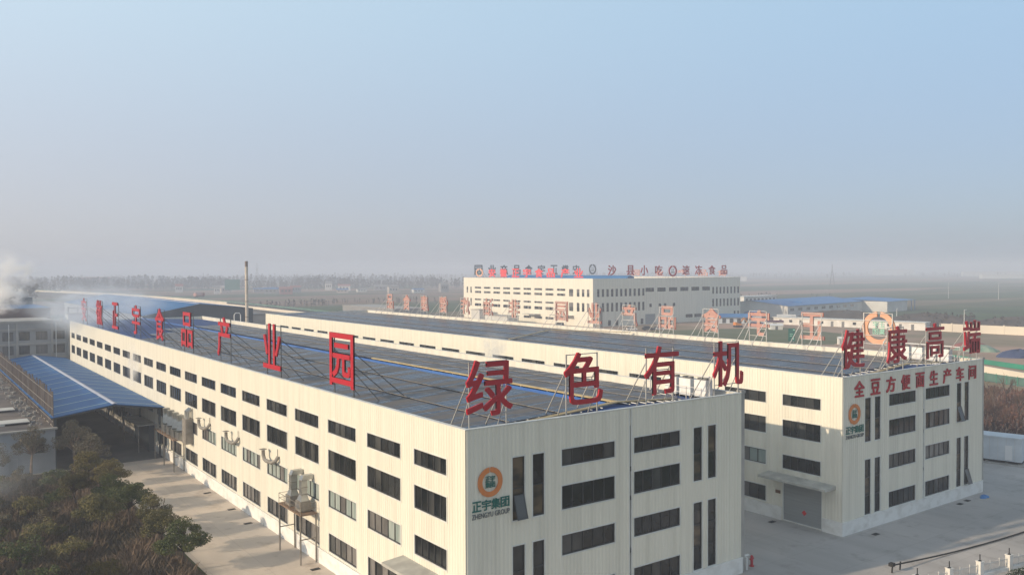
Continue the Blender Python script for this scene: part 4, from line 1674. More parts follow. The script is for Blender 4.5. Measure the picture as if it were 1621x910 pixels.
mound(352, 196, 11, 34, 5.6, 'dirt_dark', 'long dark earth mound behind the white prefab row', seed=4)
mound(368, 160, 9, 26, 5.0, 'dirt_dark', 'dark earth mound right of the warehouse', seed=5)
mound(385, 118, 9, 30, 4.6, 'dirt_dark', 'dark brushy bank behind the cream boundary wall', seed=6)
mound(404, 66, 10, 42, 4.4, 'dirt_dark', 'long dark bank at the right edge behind the boundary wall', seed=9)
mound(255, 86, 5, 7, 1.8, 'net_green', 'heap covered by a pale green net near the highway fence', 'heap', 7, 'covered_heap')
mound(246, 70, 7, 6, 2.0, 'tarp_blue', 'heap under a dark blue tarpaulin near the highway fence', 'heap', 8, 'covered_heap')
mound(262, 92, 6, 5, 2.0, 'tile_red', 'low reddish heap of building rubble in the lot', 'heap', 10, 'rubble_heap')

t = thing('shed', (296.9, 234.0, 0), 'long low shed with a blue roof at the right end of the far hall', 'shed', rz=math.atan2(222.8 - 234, 310.6 - 296.9))
b = MB()
b.box(0, 0, 0, 19, 6, 3.2)
b.build('wall', 'white_box', t)
b = MB()
b.poly([(-.6, -1.2, 3.15), (19.6, -1.2, 3.15), (19.6, 6.5, 4.6), (-.6, 6.5, 4.6)])
b.poly([(-.6, -1.2, 3.10), (-.6, 6.5, 4.5), (19.6, 6.5, 4.5), (19.6, -1.2, 3.10)])
b.build('roof', 'sheet_blue', t)
for i in range(5):
    b = MB()
    b.box(1.2 + i * 3.6, -.1, .3, 3.0 + i * 3.6, -.02, 2.5)
    b.build('door', 'glass_mid', t)
for (x, y, w, l, h, m, rm, lb, rz_) in ((300.8, 200.5, 8, 3, 3.0, 'house_white', 'purple_roof', 'small hut with a dark purple roof in the lot', -40), (286, 188.5, 5.5, 3, 2.6, 'house_white', 'paint_white', 'small white tent in the lot', -37), (321.4, 203.4, 6, 3, 3.2, 'tarp_blue', 'sheet_blue', 'dark blue container hut beside the white prefab row', -60), (330, 214, 4, 3, 3.2, 'house_grey', 'house_grey', 'grey hut behind the dark blue container hut', -60), (241.0, 127.4, 1.6, 1.4, 2.8, 'house_white', 'trim_white', 'tiny white guard hut standing alone in the lot', -37), (398, 290, 9, 6, 5, 'house_grey', 'house_grey', 'grey shed left of the long warehouse', 10), (312, 232, 10, 4, 3.4, 'white_box', 'sheet_blue', 'blue roofed hut right behind the long low shed', -38), (330, 238, 12, 4, 3.4, 'white_box', 'sheet_blue', 'second blue roofed hut, nearer the warehouse', -38), (345, 226, 9, 4, 3.2, 'house_white', 'house_white', 'white flat hut in front of the warehouse gable', -50), (352, 252, 12, 6, 4.2, 'house_grey', 'sheet_blue', 'grey hut with blue roof left of the warehouse gable', 10), (306, 214, 6, 3, 3.0, 'tarp_blue', 'tarp_blue', 'dark blue cabin between the purple roofed hut and the shed', -40), (432, 300, 22, 8, 5, 'house_white', 'sheet_blue', 'pale building with a blue roof behind the warehouse', 8)):
    t = thing('hut', (x, y, 0), lb, 'hut', rz=R(rz_))
    b = MB()
    b.box(-w / 2, -l / 2, 0, w / 2, l / 2, h * .75)
    b.build('wall', m, t)
    b = MB()
    b.poly([(-w / 2 - .3, -l / 2 - .3, h * .752), (w / 2 + .3, -l / 2 - .3, h * .752), (w / 2 + .3, 0, h), (-w / 2 - .3, 0, h)])
    b.poly([(-w / 2 - .3, 0, h), (w / 2 + .3, 0, h), (w / 2 + .3, l / 2 + .3, h * .752), (-w / 2 - .3, l / 2 + .3, h * .752)])
    for q in (-1, 1):
        b.poly([(q * w / 2, -l / 2, h * .752), (q * w / 2, l / 2, h * .752), (q * w / 2, 0, h - .01)][::q])
    b.build('roof', rm, t)
    b = MB()
    b.box(-w * .1, -l / 2 - .05, .05, w * .1, -l / 2 - .005, h * .6)
    b.build('door', 'post_grey', t)
t = thing('gate_shelter', (387, 258, 0), 'blue topped gateway with two white posts by the warehouse', 'gateway', rz=R(-50))
for x in (-8, 8):
    b = MB()
    b.box(x - .9, -.9, 0, x + .9, .9, 7.4)
    b.build('post', 'paint_white', t)
b = MB()
b.box(-9.5, -2, 7.41, 9.5, 2, 8.3)
b.build('roof', 'sheet_blue', t)
t = thing('house', (470, 345, 0), 'white two storey house far right of the big hall', 'house', rz=R(5))
b = MB()
b.box(-12, 0, 0, 30, 10, 7.0)
b.build('wall', 'house_white', t)
b = MB()
b.box(-12.5, -.5, 7.002, 30.5, 10.5, 7.4)
b.build('roof', 'trim_white', t)
for i in range(8):
    b = MB()
    b.box(-10 + i * 5, -.1, 3.6, -7.2 + i * 5, -.02, 5.8)
    b.build('window', 'glass_mid', t)


def car(x, y, rz, paint, label, s=1.0):
    t = thing('parked_car', (x, y, 0.02), label, 'car', 'cars by the far hall', rz)
    b = MB()
    b.poly([(-2.2, -.88, .32), (2.2, -.88, .32), (2.25, -.88, .75), (1.2, -.88, .92), (-2.15, -.88, .95)])
    b.poly([(-2.2, .88, .32), (-2.15, .88, .95), (1.2, .88, .92), (2.25, .88, .75), (2.2, .88, .32)])
    q = [(-2.2, .32), (-2.15, .95), (1.2, .92), (2.25, .75), (2.2, .32)]
    for i in range(4):
        b.quad((q[i][0], -.88, q[i][1]), (q[i + 1][0], -.88, q[i + 1][1]), (q[i + 1][0], .88, q[i + 1][1]), (q[i][0], .88, q[i][1]))
    b.build('body', paint, t)
    b = MB()
    lo = [(-1.9, -.8, .95), (1.1, -.8, .92), (1.1, .8, .92), (-1.9, .8, .95)]
    hi = [(-1.3, -.62, 1.45), (.35, -.62, 1.45), (.35, .62, 1.45), (-1.3, .62, 1.45)]
    for i in range(4):
        b.quad(lo[i], lo[(i + 1) % 4], hi[(i + 1) % 4], hi[i])
    b.build('window_band', 'glass_dark', t)
    b = MB()
    b.box(-1.3, -.63, 1.45, .35, .63, 1.5)
    b.build('roof', paint, t)
    for wx in (-1.35, 1.4):
        for wy in (-.9, .7):
            b = MB()
            b.tube([(wx, wy, .32), (wx, wy + .2, .32)], .32, 12)
            b.build('wheel', 'rubber', t)
    t.scale = (s, s, s)
    return t


car(238.6, 220.5, R(-30), 'paint_black', 'large black car parked at the front of the far hall', 1.25)
car(243.5, 219, R(-35), 'paint_silver', 'silver car right of the large black car', 1.05)
car(249, 217.5, R(-35), 'paint_black', 'dark car third from the left by the far hall', 1.05)
car(232.5, 224.5, R(-30), 'paint_white', 'white car left of the large black car', 1.05)
car(273, 214, R(-40), 'paint_white', 'white car parked at the right of the far hall', 1.0)
t = thing('van', (222, 262, 0.02), 'dark van beside the sunlit side of the far hall', 'van', rz=R(80))
b = MB()
b.box(-2.6, -.95, .4, 2.6, .95, 1.2)
b.build('body', 'paint_black', t)
b = MB()
b.poly([(-2.55, -.9, 1.2), (2.1, -.9, 1.2), (1.5, -.85, 2.1), (-2.5, -.85, 2.1)])
b.poly([(-2.55, .9, 1.2), (-2.5, .85, 2.1), (1.5, .85, 2.1), (2.1, .9, 1.2)])
b.poly([(-2.5, -.85, 2.1), (1.5, -.85, 2.1), (1.5, .85, 2.1), (-2.5, .85, 2.1)])
b.poly([(2.1, -.9, 1.2), (2.1, .9, 1.2), (1.5, .85, 2.1), (1.5, -.85, 2.1)])
b.poly([(-2.55, -.9, 1.2), (-2.5, -.85, 2.1), (-2.5, .85, 2.1), (-2.55, .9, 1.2)])
b.build('cabin', 'glass_mid', t)
for wx in (-1.7, 1.7):
    for wy in (-1.0, .75):
        b = MB()
        b.tube([(wx, wy, .42), (wx, wy + .25, .42)], .4, 12)
        b.build('wheel', 'rubber', t)
t = thing('excavator', (284.5, 208.2, 0), 'orange excavator on the meadow before the blue roofed shed', 'excavator', rz=R(-20))
for y in (-1.2, .7):
    b = MB()
    b.tube([(-1.7, y + .25, .45), (1.7, y + .25, .45)], .45, 8)
    b.box(-1.7, y, .05, 1.7, y + .5, .85)
    b.build('track', 'black', t)
b = MB()
b.box(-1.8, -1.2, 1.0, 1.2, 1.2, 1.9)
b.box(-1.9, -1.1, 1.9, -.8, 1.1, 2.4)
b.build('body', 'excavator_orange', t)
b = MB()
b.box(.1, -1.15, 1.905, 1.2, -.1, 2.9)
b.build('cab', 'glass_mid', t)
b = MB()
b.beam((1.0, .3, 1.7), (3.4, .3, 4.3), .4, .5)
b.beam((3.4, .3, 4.3), (5.2, .3, 2.2), .3, .4)
b.build('arm', 'excavator_orange', t)
b = MB()
b.poly([(5.0, -.1, 2.2), (5.6, -.1, 1.3), (4.6, -.1, 1.1)])
b.poly([(5.0, .7, 2.2), (4.6, .7, 1.1), (5.6, .7, 1.3)])
b.quad((5.0, -.1, 2.2), (4.6, -.1, 1.1), (4.6, .7, 1.1), (5.0, .7, 2.2))
b.build('bucket', 'steel_dull', t)
t = thing('sand_heap', (0, 0, 0), 'pale orange sand heap beside the excavator', 'heap')
bpy.data.objects.remove(t)
mound(294, 203, 9, 3, 1.3, 'house_wall', 'long low sand heap beside the excavator', 'heap', 12, 'sand_heap')

for k, (x, y, h, lb) in enumerate(((374, 182, 7.0, 'first white lamp post behind the prefab row'), (362, 143, 8.0, 'white lamp post behind the start of the cream wall'), (372, 108, 8.5, 'white lamp post behind the middle of the cream wall'), (386, 90, 8.5, 'white lamp post at the right end of the cream wall'), (737, 340, 14, 'far white pole in the fields, left one'), (737, 297, 14, 'far white pole in the fields, right one'), (295, 430, 22, 'thin tall mast left of the far hall'))):
    t = thing('lamp_post', (x, y, 0), lb, 'pole')
    b = MB()
    b.tube([(0, 0, 0), (0, 0, h)], .16 if k < 6 else .2, 8, r2=.1)
    b.build('pole', 'pipe_white' if k < 6 else 'post_grey', t)
    b = MB()
    b.beam((0, 0, h), (.9, -.6, h + .15), .12)
    b.build('arm', 'pipe_white' if k < 6 else 'post_grey', t)
for (x, y, w, l, h, lb) in ((205, 395, 22, 70, 4.2, 'long grey flat roofed shed beyond the second factory'), (222, 330, 6, 8, 5.5, 'small cream block house behind the grey shed'), (216, 296, 7, 20, 3.6, 'low grey lean-to left of the far hall')):
    t = thing('shed', (x, y, 0), lb, 'shed')
    b = MB()
    b.box(0, 0, 0, w, l, h)
    b.build('wall', 'shed_white' if w < 10 else 'house_grey', t)
    b = MB()
    b.box(-.3, -.3, h + .002, w + .3, l + .3, h + .25)
    b.build('roof', 'concrete', t)

# ------------------------------------------------------------------ highway edge at the far right
def strip(name, pts, z, h, w, m, label, cat, part):
    t = thing(name, (0, 0, 0), label, cat)
    b = MB()
    for i in range(len(pts) - 1):
        b.beam((*pts[i], z + h / 2), (*pts[i + 1], z + h / 2), w, h)
    b.build(part, m, t)
    return t


strip('fence', [(232, 98), (215.3, 65.4), (209.3, 53.0), (196, 24), (180, -10)], .1, 1.3, .25, 'rail_green', 'bright green guard rail on the far side of the road at right', 'fence', 'rail')
strip('road_barrier', [(214, 88), (195.9, 56.4), (188.8, 44.3), (175, 18), (160, -14)], 0, 1.7, .4, 'road_barrier', 'low cream concrete barrier between the two green fences at right', 'barrier', 'wall')
t = strip('fence', [(192, 76), (178.1, 48.1), (174.8, 38.3), (165, 12), (152, -20)], .2, 1.9, .08, 'mesh_green', 'dull green mesh fence at the edge of the bare trees at right', 'fence', 'mesh')
for k in range(24):
    f = k / 23
    x, y = 192 + (165 - 192) * f, 76 + (12 - 76) * f
    if y < 48.1:
        f2 = (48.1 - y) / (48.1 - 12)
        x = 178.1 + (165 - 178.1) * f2
    else:
        f2 = (76 - y) / (76 - 48.1)
        x = 192 + (178.1 - 192) * f2
    b = MB()
    b.beam((x, y, 0), (x, y, 2.3), .1)
    b.build('post', 'rail_green', t)

# ------------------------------------------------------------------ right foreground: white cabin, piers, cable, small things
t = thing('container_cabin', (91.3, 8.2, 0), 'white container cabin on a low base to the right of the second factory', 'container', rz=R(-76.5))
b = MB()
b.box(-5.0, -.05, .45, 4.6, 3.2, 3.55)
b.build('body', 'white_box', t)
b = MB()
b.box(-5.1, -.15, 3.552, 4.7, 3.3, 3.75)
b.build('roof', 'white_box', t)
b = MB()
b.box(-5.05, -.10, .28, 4.65, 3.25, .449)
b.build('skirt', 'black', t)
b = MB()
for x in (-4.6, -2.2, .2, 2.6, 4.2):
    b.box(x, 0, 0, x + .35, 3.1, .279)
b.build('foot', 'concrete', t)
b = MB()
b.box(2.6, -.09, .6, 3.5, -.052, 2.6)
b.build('door', 'paint_white', t)
b = MB()
b.box(-1.4, -.09, 2.0, -1.15, -.052, 2.3)
b.box(-.6, -.09, 1.3, -.45, -.052, 1.6)
b.build('vent', 'ac_grille', t)
for i in range(9):
    b = MB()
    b.box(-4.4 + i * 1.02, -.075, .5, -4.37 + i * 1.02, -.051, 3.5)
    b.build('seam', 'post_pale', t)
b = MB()
b.box(-5.8, -.9, .0, 5.4, 3.9, .14)
b.build('base', 'concrete', t)

dx, dy = 3.85, -.72
px0, py0 = 44.9, -13.1
for k in range(-2, 8):
    x, y = px0 + k * dx, py0 + k * dy
    t = thing('fence_pier', (x, y, 0), '', 'pier', 'white piers of the yard fence')
    nm = {-2: 'first from the left', -1: 'second from the left', 0: 'third from the left', 1: 'fourth from the left', 2: 'fifth from the left'}.get(k, 'number %d from the left' % (k + 3))
    t['label'] = 'white yard fence pier with a spike lamp, ' + nm
    b = MB()
    b.box(-.22, -.22, 0, .22, .22, 1.35)
    b.build('shaft', 'house_white', t)
    b = MB()
    b.box(-.26, -.26, 1.352, .26, .26, 1.43)
    b.build('cap', 'house_white', t)
    b = MB()
    b.tube([(0, 0, 1.43), (0, 0, 1.52)], .17, 10, r2=.05)
    b.tube([(0, 0, 1.52), (0, 0, 2.0)], .045, 8)
    b.build('spike_lamp', 'black', t)
    t.rotation_euler = (0, 0, math.atan2(dy, dx))
    f = thing('yard_fence', (x, y, 0), 'white fence panel right of the pier ' + nm, 'fence', 'white panels of the yard fence', math.atan2(dy, dx))
    Lp = math.hypot(dx, dy)
    b = MB()
    b.box(.235, -.15, 0, Lp - .235, .15, .32)
    b.build('kerb', 'white_render', f)
    for z in (.42, 1.0):
        b = MB()
        b.box(.235, -.02, z, Lp - .235, .02, z + .05)
        b.build('rail', 'post_pale', f)
    for i in range(20):
        u = .32 + i * (Lp - .7) / 19
        b = MB()
        b.box(u, -.012, .321, u + .024, .012, 1.16)
        b.poly([(u - .012, 0, 1.162), (u + .036, 0, 1.162), (u + .012, 0, 1.26)])
        b.build('bar', 'post_pale', f)
    for u in (Lp * .34, Lp * .66):
        b = MB()
        b.box(u - .03, -.035, .322, u + .03, .035, 1.3)
        b.build('upright', 'house_white', f)
hb = MB()
for i in range(9000):
    u, v = rng.uniform(0, 1), rng.uniform(-.6, .6)
    x = 46 + u * 28
    y = -14.6 - (x - 46) * .187 + v * .9 - .6
    z = rng.uniform(.0, 1.0) * (1 - abs(v) * .6)
    s_ = rng.uniform(.05, .11)
    a, e = rng.uniform(0, 6.28), rng.uniform(-1, 1)
    d1 = Vector((math.cos(a), math.sin(a), e)) * s_
    d2 = Vector((-math.sin(a), math.cos(a), rng.uniform(-1, 1))) * s_
    p = Vector((x, y, z))
    hb.quad(p - d1, p - d2 * .5, p + d1, p + d2 * .5)
tag(hb.build('hedge', 'hedge'), 'low dark green hedge outside the white fence', 'hedge', kind='stuff')

t = thing('boom_barrier', (39.7, -8.0, 0), 'dark cable stretched low across the pavement with a small stand', 'barrier')
b = MB()
pts = []
for i in range(25):
    f = i / 24
    pts.append((.4 + f * 33, .0 - f * 2.7 + .12 * math.sin(f * 9), .62 - .5 * math.sin(min(1, f * 3) * math.pi / 2) + .02))
b.tube(pts, .075, 6)
b.build('cable', 'black', t)
for x in (0, 1.3):
    b = MB()
    b.beam((x, 0, 0), (x + .1, 0, .75), .1)
    b.build('leg', 'black', t)
b = MB()
b.box(-.25, -.2, .62, .2, .2, .9)
b.build('head', 'black', t)

t = thing('hydrant', (31.15, .5, 0), 'small red hydrant at the right corner of the near factory', 'hydrant')
b = MB()
b.tube([(0, 0, 0), (0, 0, .08)], .22, 12)
b.tube([(0, 0, .08), (0, 0, .9)], .12, 12)
b.tube([(0, 0, .9), (0, 0, 1.02)], .15, 12, r2=.05)
b.build('barrel', 'hydrant_red', t)
b = MB()
b.tube([(-.25, 0, .7), (.25, 0, .7)], .075, 10)
b.build('outlet', 'hydrant_red', t)
t = thing('valve_box', (30.0, .15, 0), 'low white valve post at the foot of the grey corner downpipe', 'valve')
b = MB()
b.tube([(0, 0, 0), (0, 0, 1.1), (-.25, 0, 1.25)], .09, 10)
b.build('pipe', 'pipe_white', t)
b = MB()
b.box(-.35, -.1, 1.3, .25, .1, 1.4)
b.build('cap', 'pipe_white', t)
for (x, y, lb) in ((48.77, -1.04, 'dark drain cover in front of the second factory corner'), (66.8, -.6, 'dark drain cover near the right end of the second factory'), (68.9, -.4, 'second dark drain cover near the right end of the second factory'), (-1.3, 40.9, 'drain cover on the left yard opposite the pale windows'), (-1.0, 47.3, 'drain cover on the left yard beyond the first one'), (-1.1, 56.2, 'farthest drain cover on the left yard'), (-1.1, 23.4, 'drain cover beside the legs of the small platform'), (43.9, 7.9, 'drain cover in the passage by the shutter door')):
    t = thing('drain_cover', (x, y, .022), lb, 'drain cover')
    b = MB()
    b.box(-.42, -.26, 0, .42, .26, .025)
    b.build('frame', 'manhole_iron', t)
    b = MB()
    for i in range(6):
        b.box(-.36 + i * .125, -.2, .026, -.28 + i * .125, .2, .034)
    b.build('grate', 'black', t)
t = thing('tarpaulin', (72.0, -.85, .01), 'crumpled blue tarpaulin on the pavement by the second factory', 'tarpaulin')
bpy.data.objects.remove(t)
mound(72.0, -.85, .75, .5, .3, 'sheet_blue', 'crumpled blue tarpaulin on the pavement by the second factory', 'tarpaulin', 21, 'tarpaulin')

# ------------------------------------------------------------------ trees, scrub and reeds
def leaf_cloud(b, r, cen, rad, n, s0, s1, flat=.75, mi=(0,)):
    for i in range(n):
        while True:
            p = Vector((r.uniform(-1, 1), r.uniform(-1, 1), r.uniform(-1, 1)))
            if .25 < p.length < 1:
                break
        p = Vector((p.x * rad, p.y * rad, p.z * rad * flat)) + Vector(cen)
        s_ = r.uniform(s0, s1)
        d1 = Vector((r.uniform(-1, 1), r.uniform(-1, 1), r.uniform(-1, 1))).normalized()
        d2 = d1.orthogonal().normalized() * s_
        d1 = d1 * s_ * r.uniform(.5, 1)
        b.quad(p - d1, p - d2 * .55, p + d1, p + d2 * .55, r.choice(mi))


def crown_tree(seed, h, rad, leaf, n=2600, gap=.0, dens=1.0):
    """round topped small tree: trunk with limbs, crown of leaf clumps carried on the limb ends"""
    r = random.Random(seed)
    tr = MB()
    th = h * r.uniform(.38, .48)
    base = Vector((0, 0, -.05))
    top = Vector((r.uniform(-.25, .25), r.uniform(-.25, .25), th))
    tr.tube([base, base.lerp(top, .5) + Vector((r.uniform(-.1, .1), r.uniform(-.1, .1), 0)), top], .11 * h / 4, 7, r2=.07 * h / 4)
    cr = MB()
    k = 22
    for i in range(k):
        a = 2.39996 * i + r.uniform(-.3, .3)
        f = math.sqrt((i + .5) / k)
        q = f * rad * r.uniform(.55, .95)
        e = Vector((math.cos(a) * q, math.sin(a) * q, th + (h - th) * (1 - .75 * f * f) * r.uniform(.50, 1.0)))
        mid = top.lerp(e, .5) + Vector((0, 0, .15))
        tr.tube([top, mid, e], .045 * h / 4, 5, r2=.015)
        leaf_cloud(cr, r, e, rad * r.uniform(.20, .40), int(1.9 * n / k * r.uniform(.5, 1.3) * dens), .05, .125, .62)
    return cr, tr


TREES = {}


def put_tree(kind, seed, h, rad, leaf, bark, x, y, label, group, sc=1.0, rz=0.0, n=2600, name='tree', cat='tree'):
    key = (kind, seed)
    if key not in TREES:
        c, t_ = crown_tree(seed, h, rad, leaf, n)
        TREES[key] = (c.mesh('crown', leaf), t_.mesh('trunk', bark))
    t = thing(name, (x, y, 0), label, cat, group, rz)
    place('trunk', TREES[key][1], t)
    place('crown', TREES[key][0], t)
    t.scale = (sc, sc, sc)
    return t


def bare_tree(seed, h, spread, bark, levels=4, n0=5):
    """leafless tree: tapering limbs that fork into fine twigs"""
    r = random.Random(seed)
    tr, tw = MB(), MB()

    def grow(p, d, L, rad, lev):
        q = p + d * L
        m = p.lerp(q, .5) + Vector((r.uniform(-1, 1), r.uniform(-1, 1), 0)) * L * .06
        if lev >= levels:
            w = max(rad, .012)
            u = d.orthogonal().normalized() * w
            tw.quad(p - u, p + u, q + u * .3, q - u * .3)
            for _ in range(3):
                e = (d + Vector((r.uniform(-1, 1), r.uniform(-1, 1), r.uniform(-.2, .8))) * .7).normalized() * L * r.uniform(.5, .9)
                s_ = p.lerp(q, r.uniform(.3, 1))
                u = e.orthogonal().normalized() * w * .7
                tw.quad(s_ - u, s_ + u, s_ + e + u * .2, s_ + e - u * .2)
            return
        tr.tube([p, m, q], rad, 6 if lev < 2 else 4, r2=rad * .62, cap=False)
        for _ in range(n0 if lev == 0 else r.choice((3, 4, 4))):
            e = (d * r.uniform(.6, 1.1) + Vector((r.uniform(-1, 1), r.uniform(-1, 1), r.uniform(-.1, .7))) * spread).normalized()
            grow(p.lerp(q, r.uniform(.55, 1.0)), e, L * r.uniform(.55, .78), rad * .55, lev + 1)
    grow(Vector((0, 0, -.05)), Vector((r.uniform(-.06, .06), r.uniform(-.06, .06), 1)).normalized(), h * .36, h * .018, 0)
    return tr, tw


BARE = {}


def put_bare(seed, h, spread, bark, twig, x, y, label, group, sc=1.0, rz=0.0, cat='bare tree', levels=4):
    key = (seed, bark, twig)
    if key not in BARE:
        a, b_ = bare_tree(seed, h, spread, bark, levels)
        BARE[key] = (a.mesh('trunk', bark), b_.mesh('crown', twig))
    t = thing('bare_tree', (x, y, 0), label, cat, group, rz)
    place('trunk', BARE[key][0], t)
    place('crown', BARE[key][1], t)
    t.scale = (sc, sc, sc * rng.uniform(.9, 1.1))
    return t


g = 'small round trees along the left yard edge'
put_tree('g', 1, 4.6, 2.5, 'leaf_green', 'bark', -11.0, 29.8, 'dark green round tree at the bottom, nearest the yard', g, n=5200)
put_tree('o', 2, 4.4, 2.0, 'leaf_olive', 'bark', -11.6, 35.6, 'olive tree just beyond the dark green round tree', g, n=4200)
put_tree('g2', 3, 4.6, 1.9, 'leaf_olive', 'bark', -10.9, 41.0, 'thin leaning olive tree with gaps, third along the yard edge', g, n=2600)
put_tree('g4', 9, 5.2, 2.7, 'leaf_green', 'bark', -12.0, 46.5, 'large dark green tree halfway along the yard edge', g, n=6000)
put_tree('o', 2, 4.4, 2.0, 'leaf_olive', 'bark', -15.6, 43.0, 'olive tree left of the large dark green tree', g, sc=1.15, rz=1.1)
put_tree('g', 1, 4.6, 2.5, 'leaf_green', 'bark', -12.0, 53.5, 'dark green tree just beyond the large one', g, sc=.95, rz=2.1)
put_tree('g3', 4, 4.4, 2.3, 'leaf_yellow', 'bark', -10.9, 61.5, 'yellow green tree with a flat top near the canopy shadow', g, n=4600)
put_tree('y', 5, 4.8, 2.2, 'leaf_yellow', 'bark', -12.4, 67.5, 'yellowish round tree at the shadow edge of the yard', g, n=4600)
put_tree('o', 2, 4.4, 2.0, 'leaf_olive', 'bark', -15.4, 56.5, 'olive tree behind the bushes, left of the flat topped tree', g, sc=1.1, rz=4.0)
g = 'pale half bare trees before the low building'
put_tree('d', 6, 7.0, 2.7, 'leaf_dry', 'bark_pale', -17.5, 77.0, 'pale dry tree with a wide thin crown before the low building', g, n=3000)
put_tree('d', 6, 7.0, 2.7, 'leaf_dry', 'bark_pale', -12.6, 75.5, 'tall pale dry tree at the corner of the low building', g, sc=1.08, rz=2.4)
put_tree('d2', 7, 6.2, 2.4, 'leaf_dry', 'bark_pale', -11.3, 72.0, 'bushy dry tree right of the tall pale one', g, n=2600)
put_tree('d2', 7, 6.2, 2.4, 'leaf_dry', 'bark_pale', -21.6, 75.0, 'pale dry tree at the left picture edge', g, sc=.9, rz=1.0)
bush_spots = [(-17.5, 30, 1.1, 'leaf_olive'), (-20.4, 34.5, 1.2, 'leaf_dry'), (-18.6, 38.5, 1.1, 'leaf_olive'), (-22.5, 40.5, 1.2, 'leaf_green'), (-20.0, 45.5, 1.25, 'leaf_olive'), (-18.6, 51, 1.1, 'leaf_dry'),
              (-23.5, 53, 1.2, 'leaf_dry'), (-20, 58, 1.1, 'leaf_olive'), (-16.8, 60.5, 1.05, 'leaf_green'), (-19, 66, 1.2, 'leaf_dry'), (-16.0, 70, 1.1, 'leaf_green'), (-22, 71, 1.2, 'leaf_olive'), (-19, 73.5, 1.0, 'leaf_dry'),
              (-25, 46, 1.3, 'leaf_green'), (-24, 62, 1.2, 'leaf_olive'), (-22.5, 31, 1.2, 'leaf_green')]
BUSH = {}
for i, (x, y, sc, m) in enumerate(bush_spots):
    key = (m, i % 2)
    if key not in BUSH:
        r = random.Random(40 + i)
        c, st = MB(), MB()
        for k in range(11):
            a, f = 2.4 * k, math.sqrt((k + .5) / 11)
            e = Vector((math.cos(a) * f * 1.4, math.sin(a) * f * 1.4, .8 + (1 - f) * 1.1 + r.uniform(-.5, .7)))
            st.tube([(0, 0, 0), e * .55, e], .03, 4, r2=.01, cap=False)
            leaf_cloud(c, r, e, r.uniform(.3, .7), 200, .04, .13, .8)
        BUSH[key] = (c.mesh('crown', m), st.mesh('stem', 'bark'))
    w = {'leaf_olive': 'olive', 'leaf_dry': 'dry greyish', 'leaf_green': 'dark green'}[m]
    d = 'by the bottom edge' if y < 37 else 'in the middle of the scrub' if y < 57 else 'near the low building'
    t = thing('bush', (x, y, 0), '%s bush %s' % (w + (' big' if sc > 1.15 else ' small'), d), 'bush', '%s bushes %s' % (w, d), rng.uniform(0, 6))
    place('stem', BUSH[key][1], t)
    place('crown', BUSH[key][0], t)
    t.scale = (sc, sc, sc)


def hill(x, y):
    return .5 + .5 * math.sin(x * .42 + 1.3) * math.sin(y * .23 + .6) + .35 * math.sin(x * .9 - y * .5)


def reeds(name, n, m, hmin, hmax, lab, test):
    b = MB()
    k = 0
    while k < n:
        x, y = rng.uniform(-46, -10.4), rng.uniform(8, 76.5)
        hh = hill(x, y)
        if not test(x, y, hh):
            continue
        k += 1
        h = rng.uniform(hmin, hmax) * (.45 + .55 * max(0, min(1.3, hh)))
        a = rng.uniform(0, 6.28)
        w = rng.uniform(.015, .045)
        lx, ly = rng.uniform(-.75, .75) * h, rng.uniform(-.75, .75) * h
        ca, sa = math.cos(a) * w, math.sin(a) * w
        b.quad((x - ca, y - sa, 0), (x + ca, y + sa, 0), (x + lx * .5 + ca * 1.6, y + ly * .5 + sa * 1.6, h * .6), (x + lx * .5 - ca * 1.6, y + ly * .5 - sa * 1.6, h * .6))
        b.quad((x + lx * .5 - ca * 1.6, y + ly * .5 - sa * 1.6, h * .6), (x + lx * .5 + ca * 1.6, y + ly * .5 + sa * 1.6, h * .6), (x + lx + ca * .3, y + ly + sa * .3, h), (x + lx - ca * .3, y + ly - sa * .3, h))
    return tag(b.build(name, m), lab, 'scrub', kind='stuff')


reeds('dry_reeds', 52000, 'reed_tan', .5, 1.45, 'dry tan reeds and weeds left of the yard', lambda x, y, h: h > .15)
reeds('dark_scrub', 30000, 'reed_dark', .5, 1.5, 'dark low scrub between the dry reeds', lambda x, y, h: h < .75)

# bare trees behind the white cabin
g = 'bare brown trees behind the white cabin'
k = 0
for i in range(48):
    x = 112 + rng.uniform(0, 46)
    y = 6 + (x - 112) * .55 + rng.uniform(-9, 22)
    d = 'near the cabin' if x < 128 else ('in the middle of the thicket' if x < 143 else 'close to the green mesh fence')
    put_bare(60 + i % 4, 6.0, .75, 'bark_pale' if i % 4 == 0 else 'bark', 'twig' if i % 3 else 'twig_rust', x, y, ('pale stemmed' if i % 4 == 0 else 'brown') + ' bare tree ' + d, ('pale stemmed' if i % 4 == 0 else 'brown') + ' bare trees ' + d, rng.uniform(.8, 1.25), rng.uniform(0, 6.28), levels=3)
b = MB()
for i in range(9000):
    x = 100 + rng.uniform(0, 66)
    y = -14 + (x - 100) * .55 + rng.uniform(-2, 34)
    if x < 104 and 0 < y < 14:
        continue
    h = rng.uniform(.3, 1.2)
    a, w = rng.uniform(0, 6.28), rng.uniform(.03, .08)
    ca, sa = math.cos(a) * w, math.sin(a) * w
    b.quad((x - ca, y - sa, 0), (x + ca, y + sa, 0), (x + rng.uniform(-.3, .3) + ca * .4, y + rng.uniform(-.3, .3) + sa * .4, h), (x - ca * .4, y - sa * .4, h))
tag(b.build('dry_weeds', 'twig_rust'), 'rusty dry weeds under the bare trees at right', 'weeds', kind='stuff')


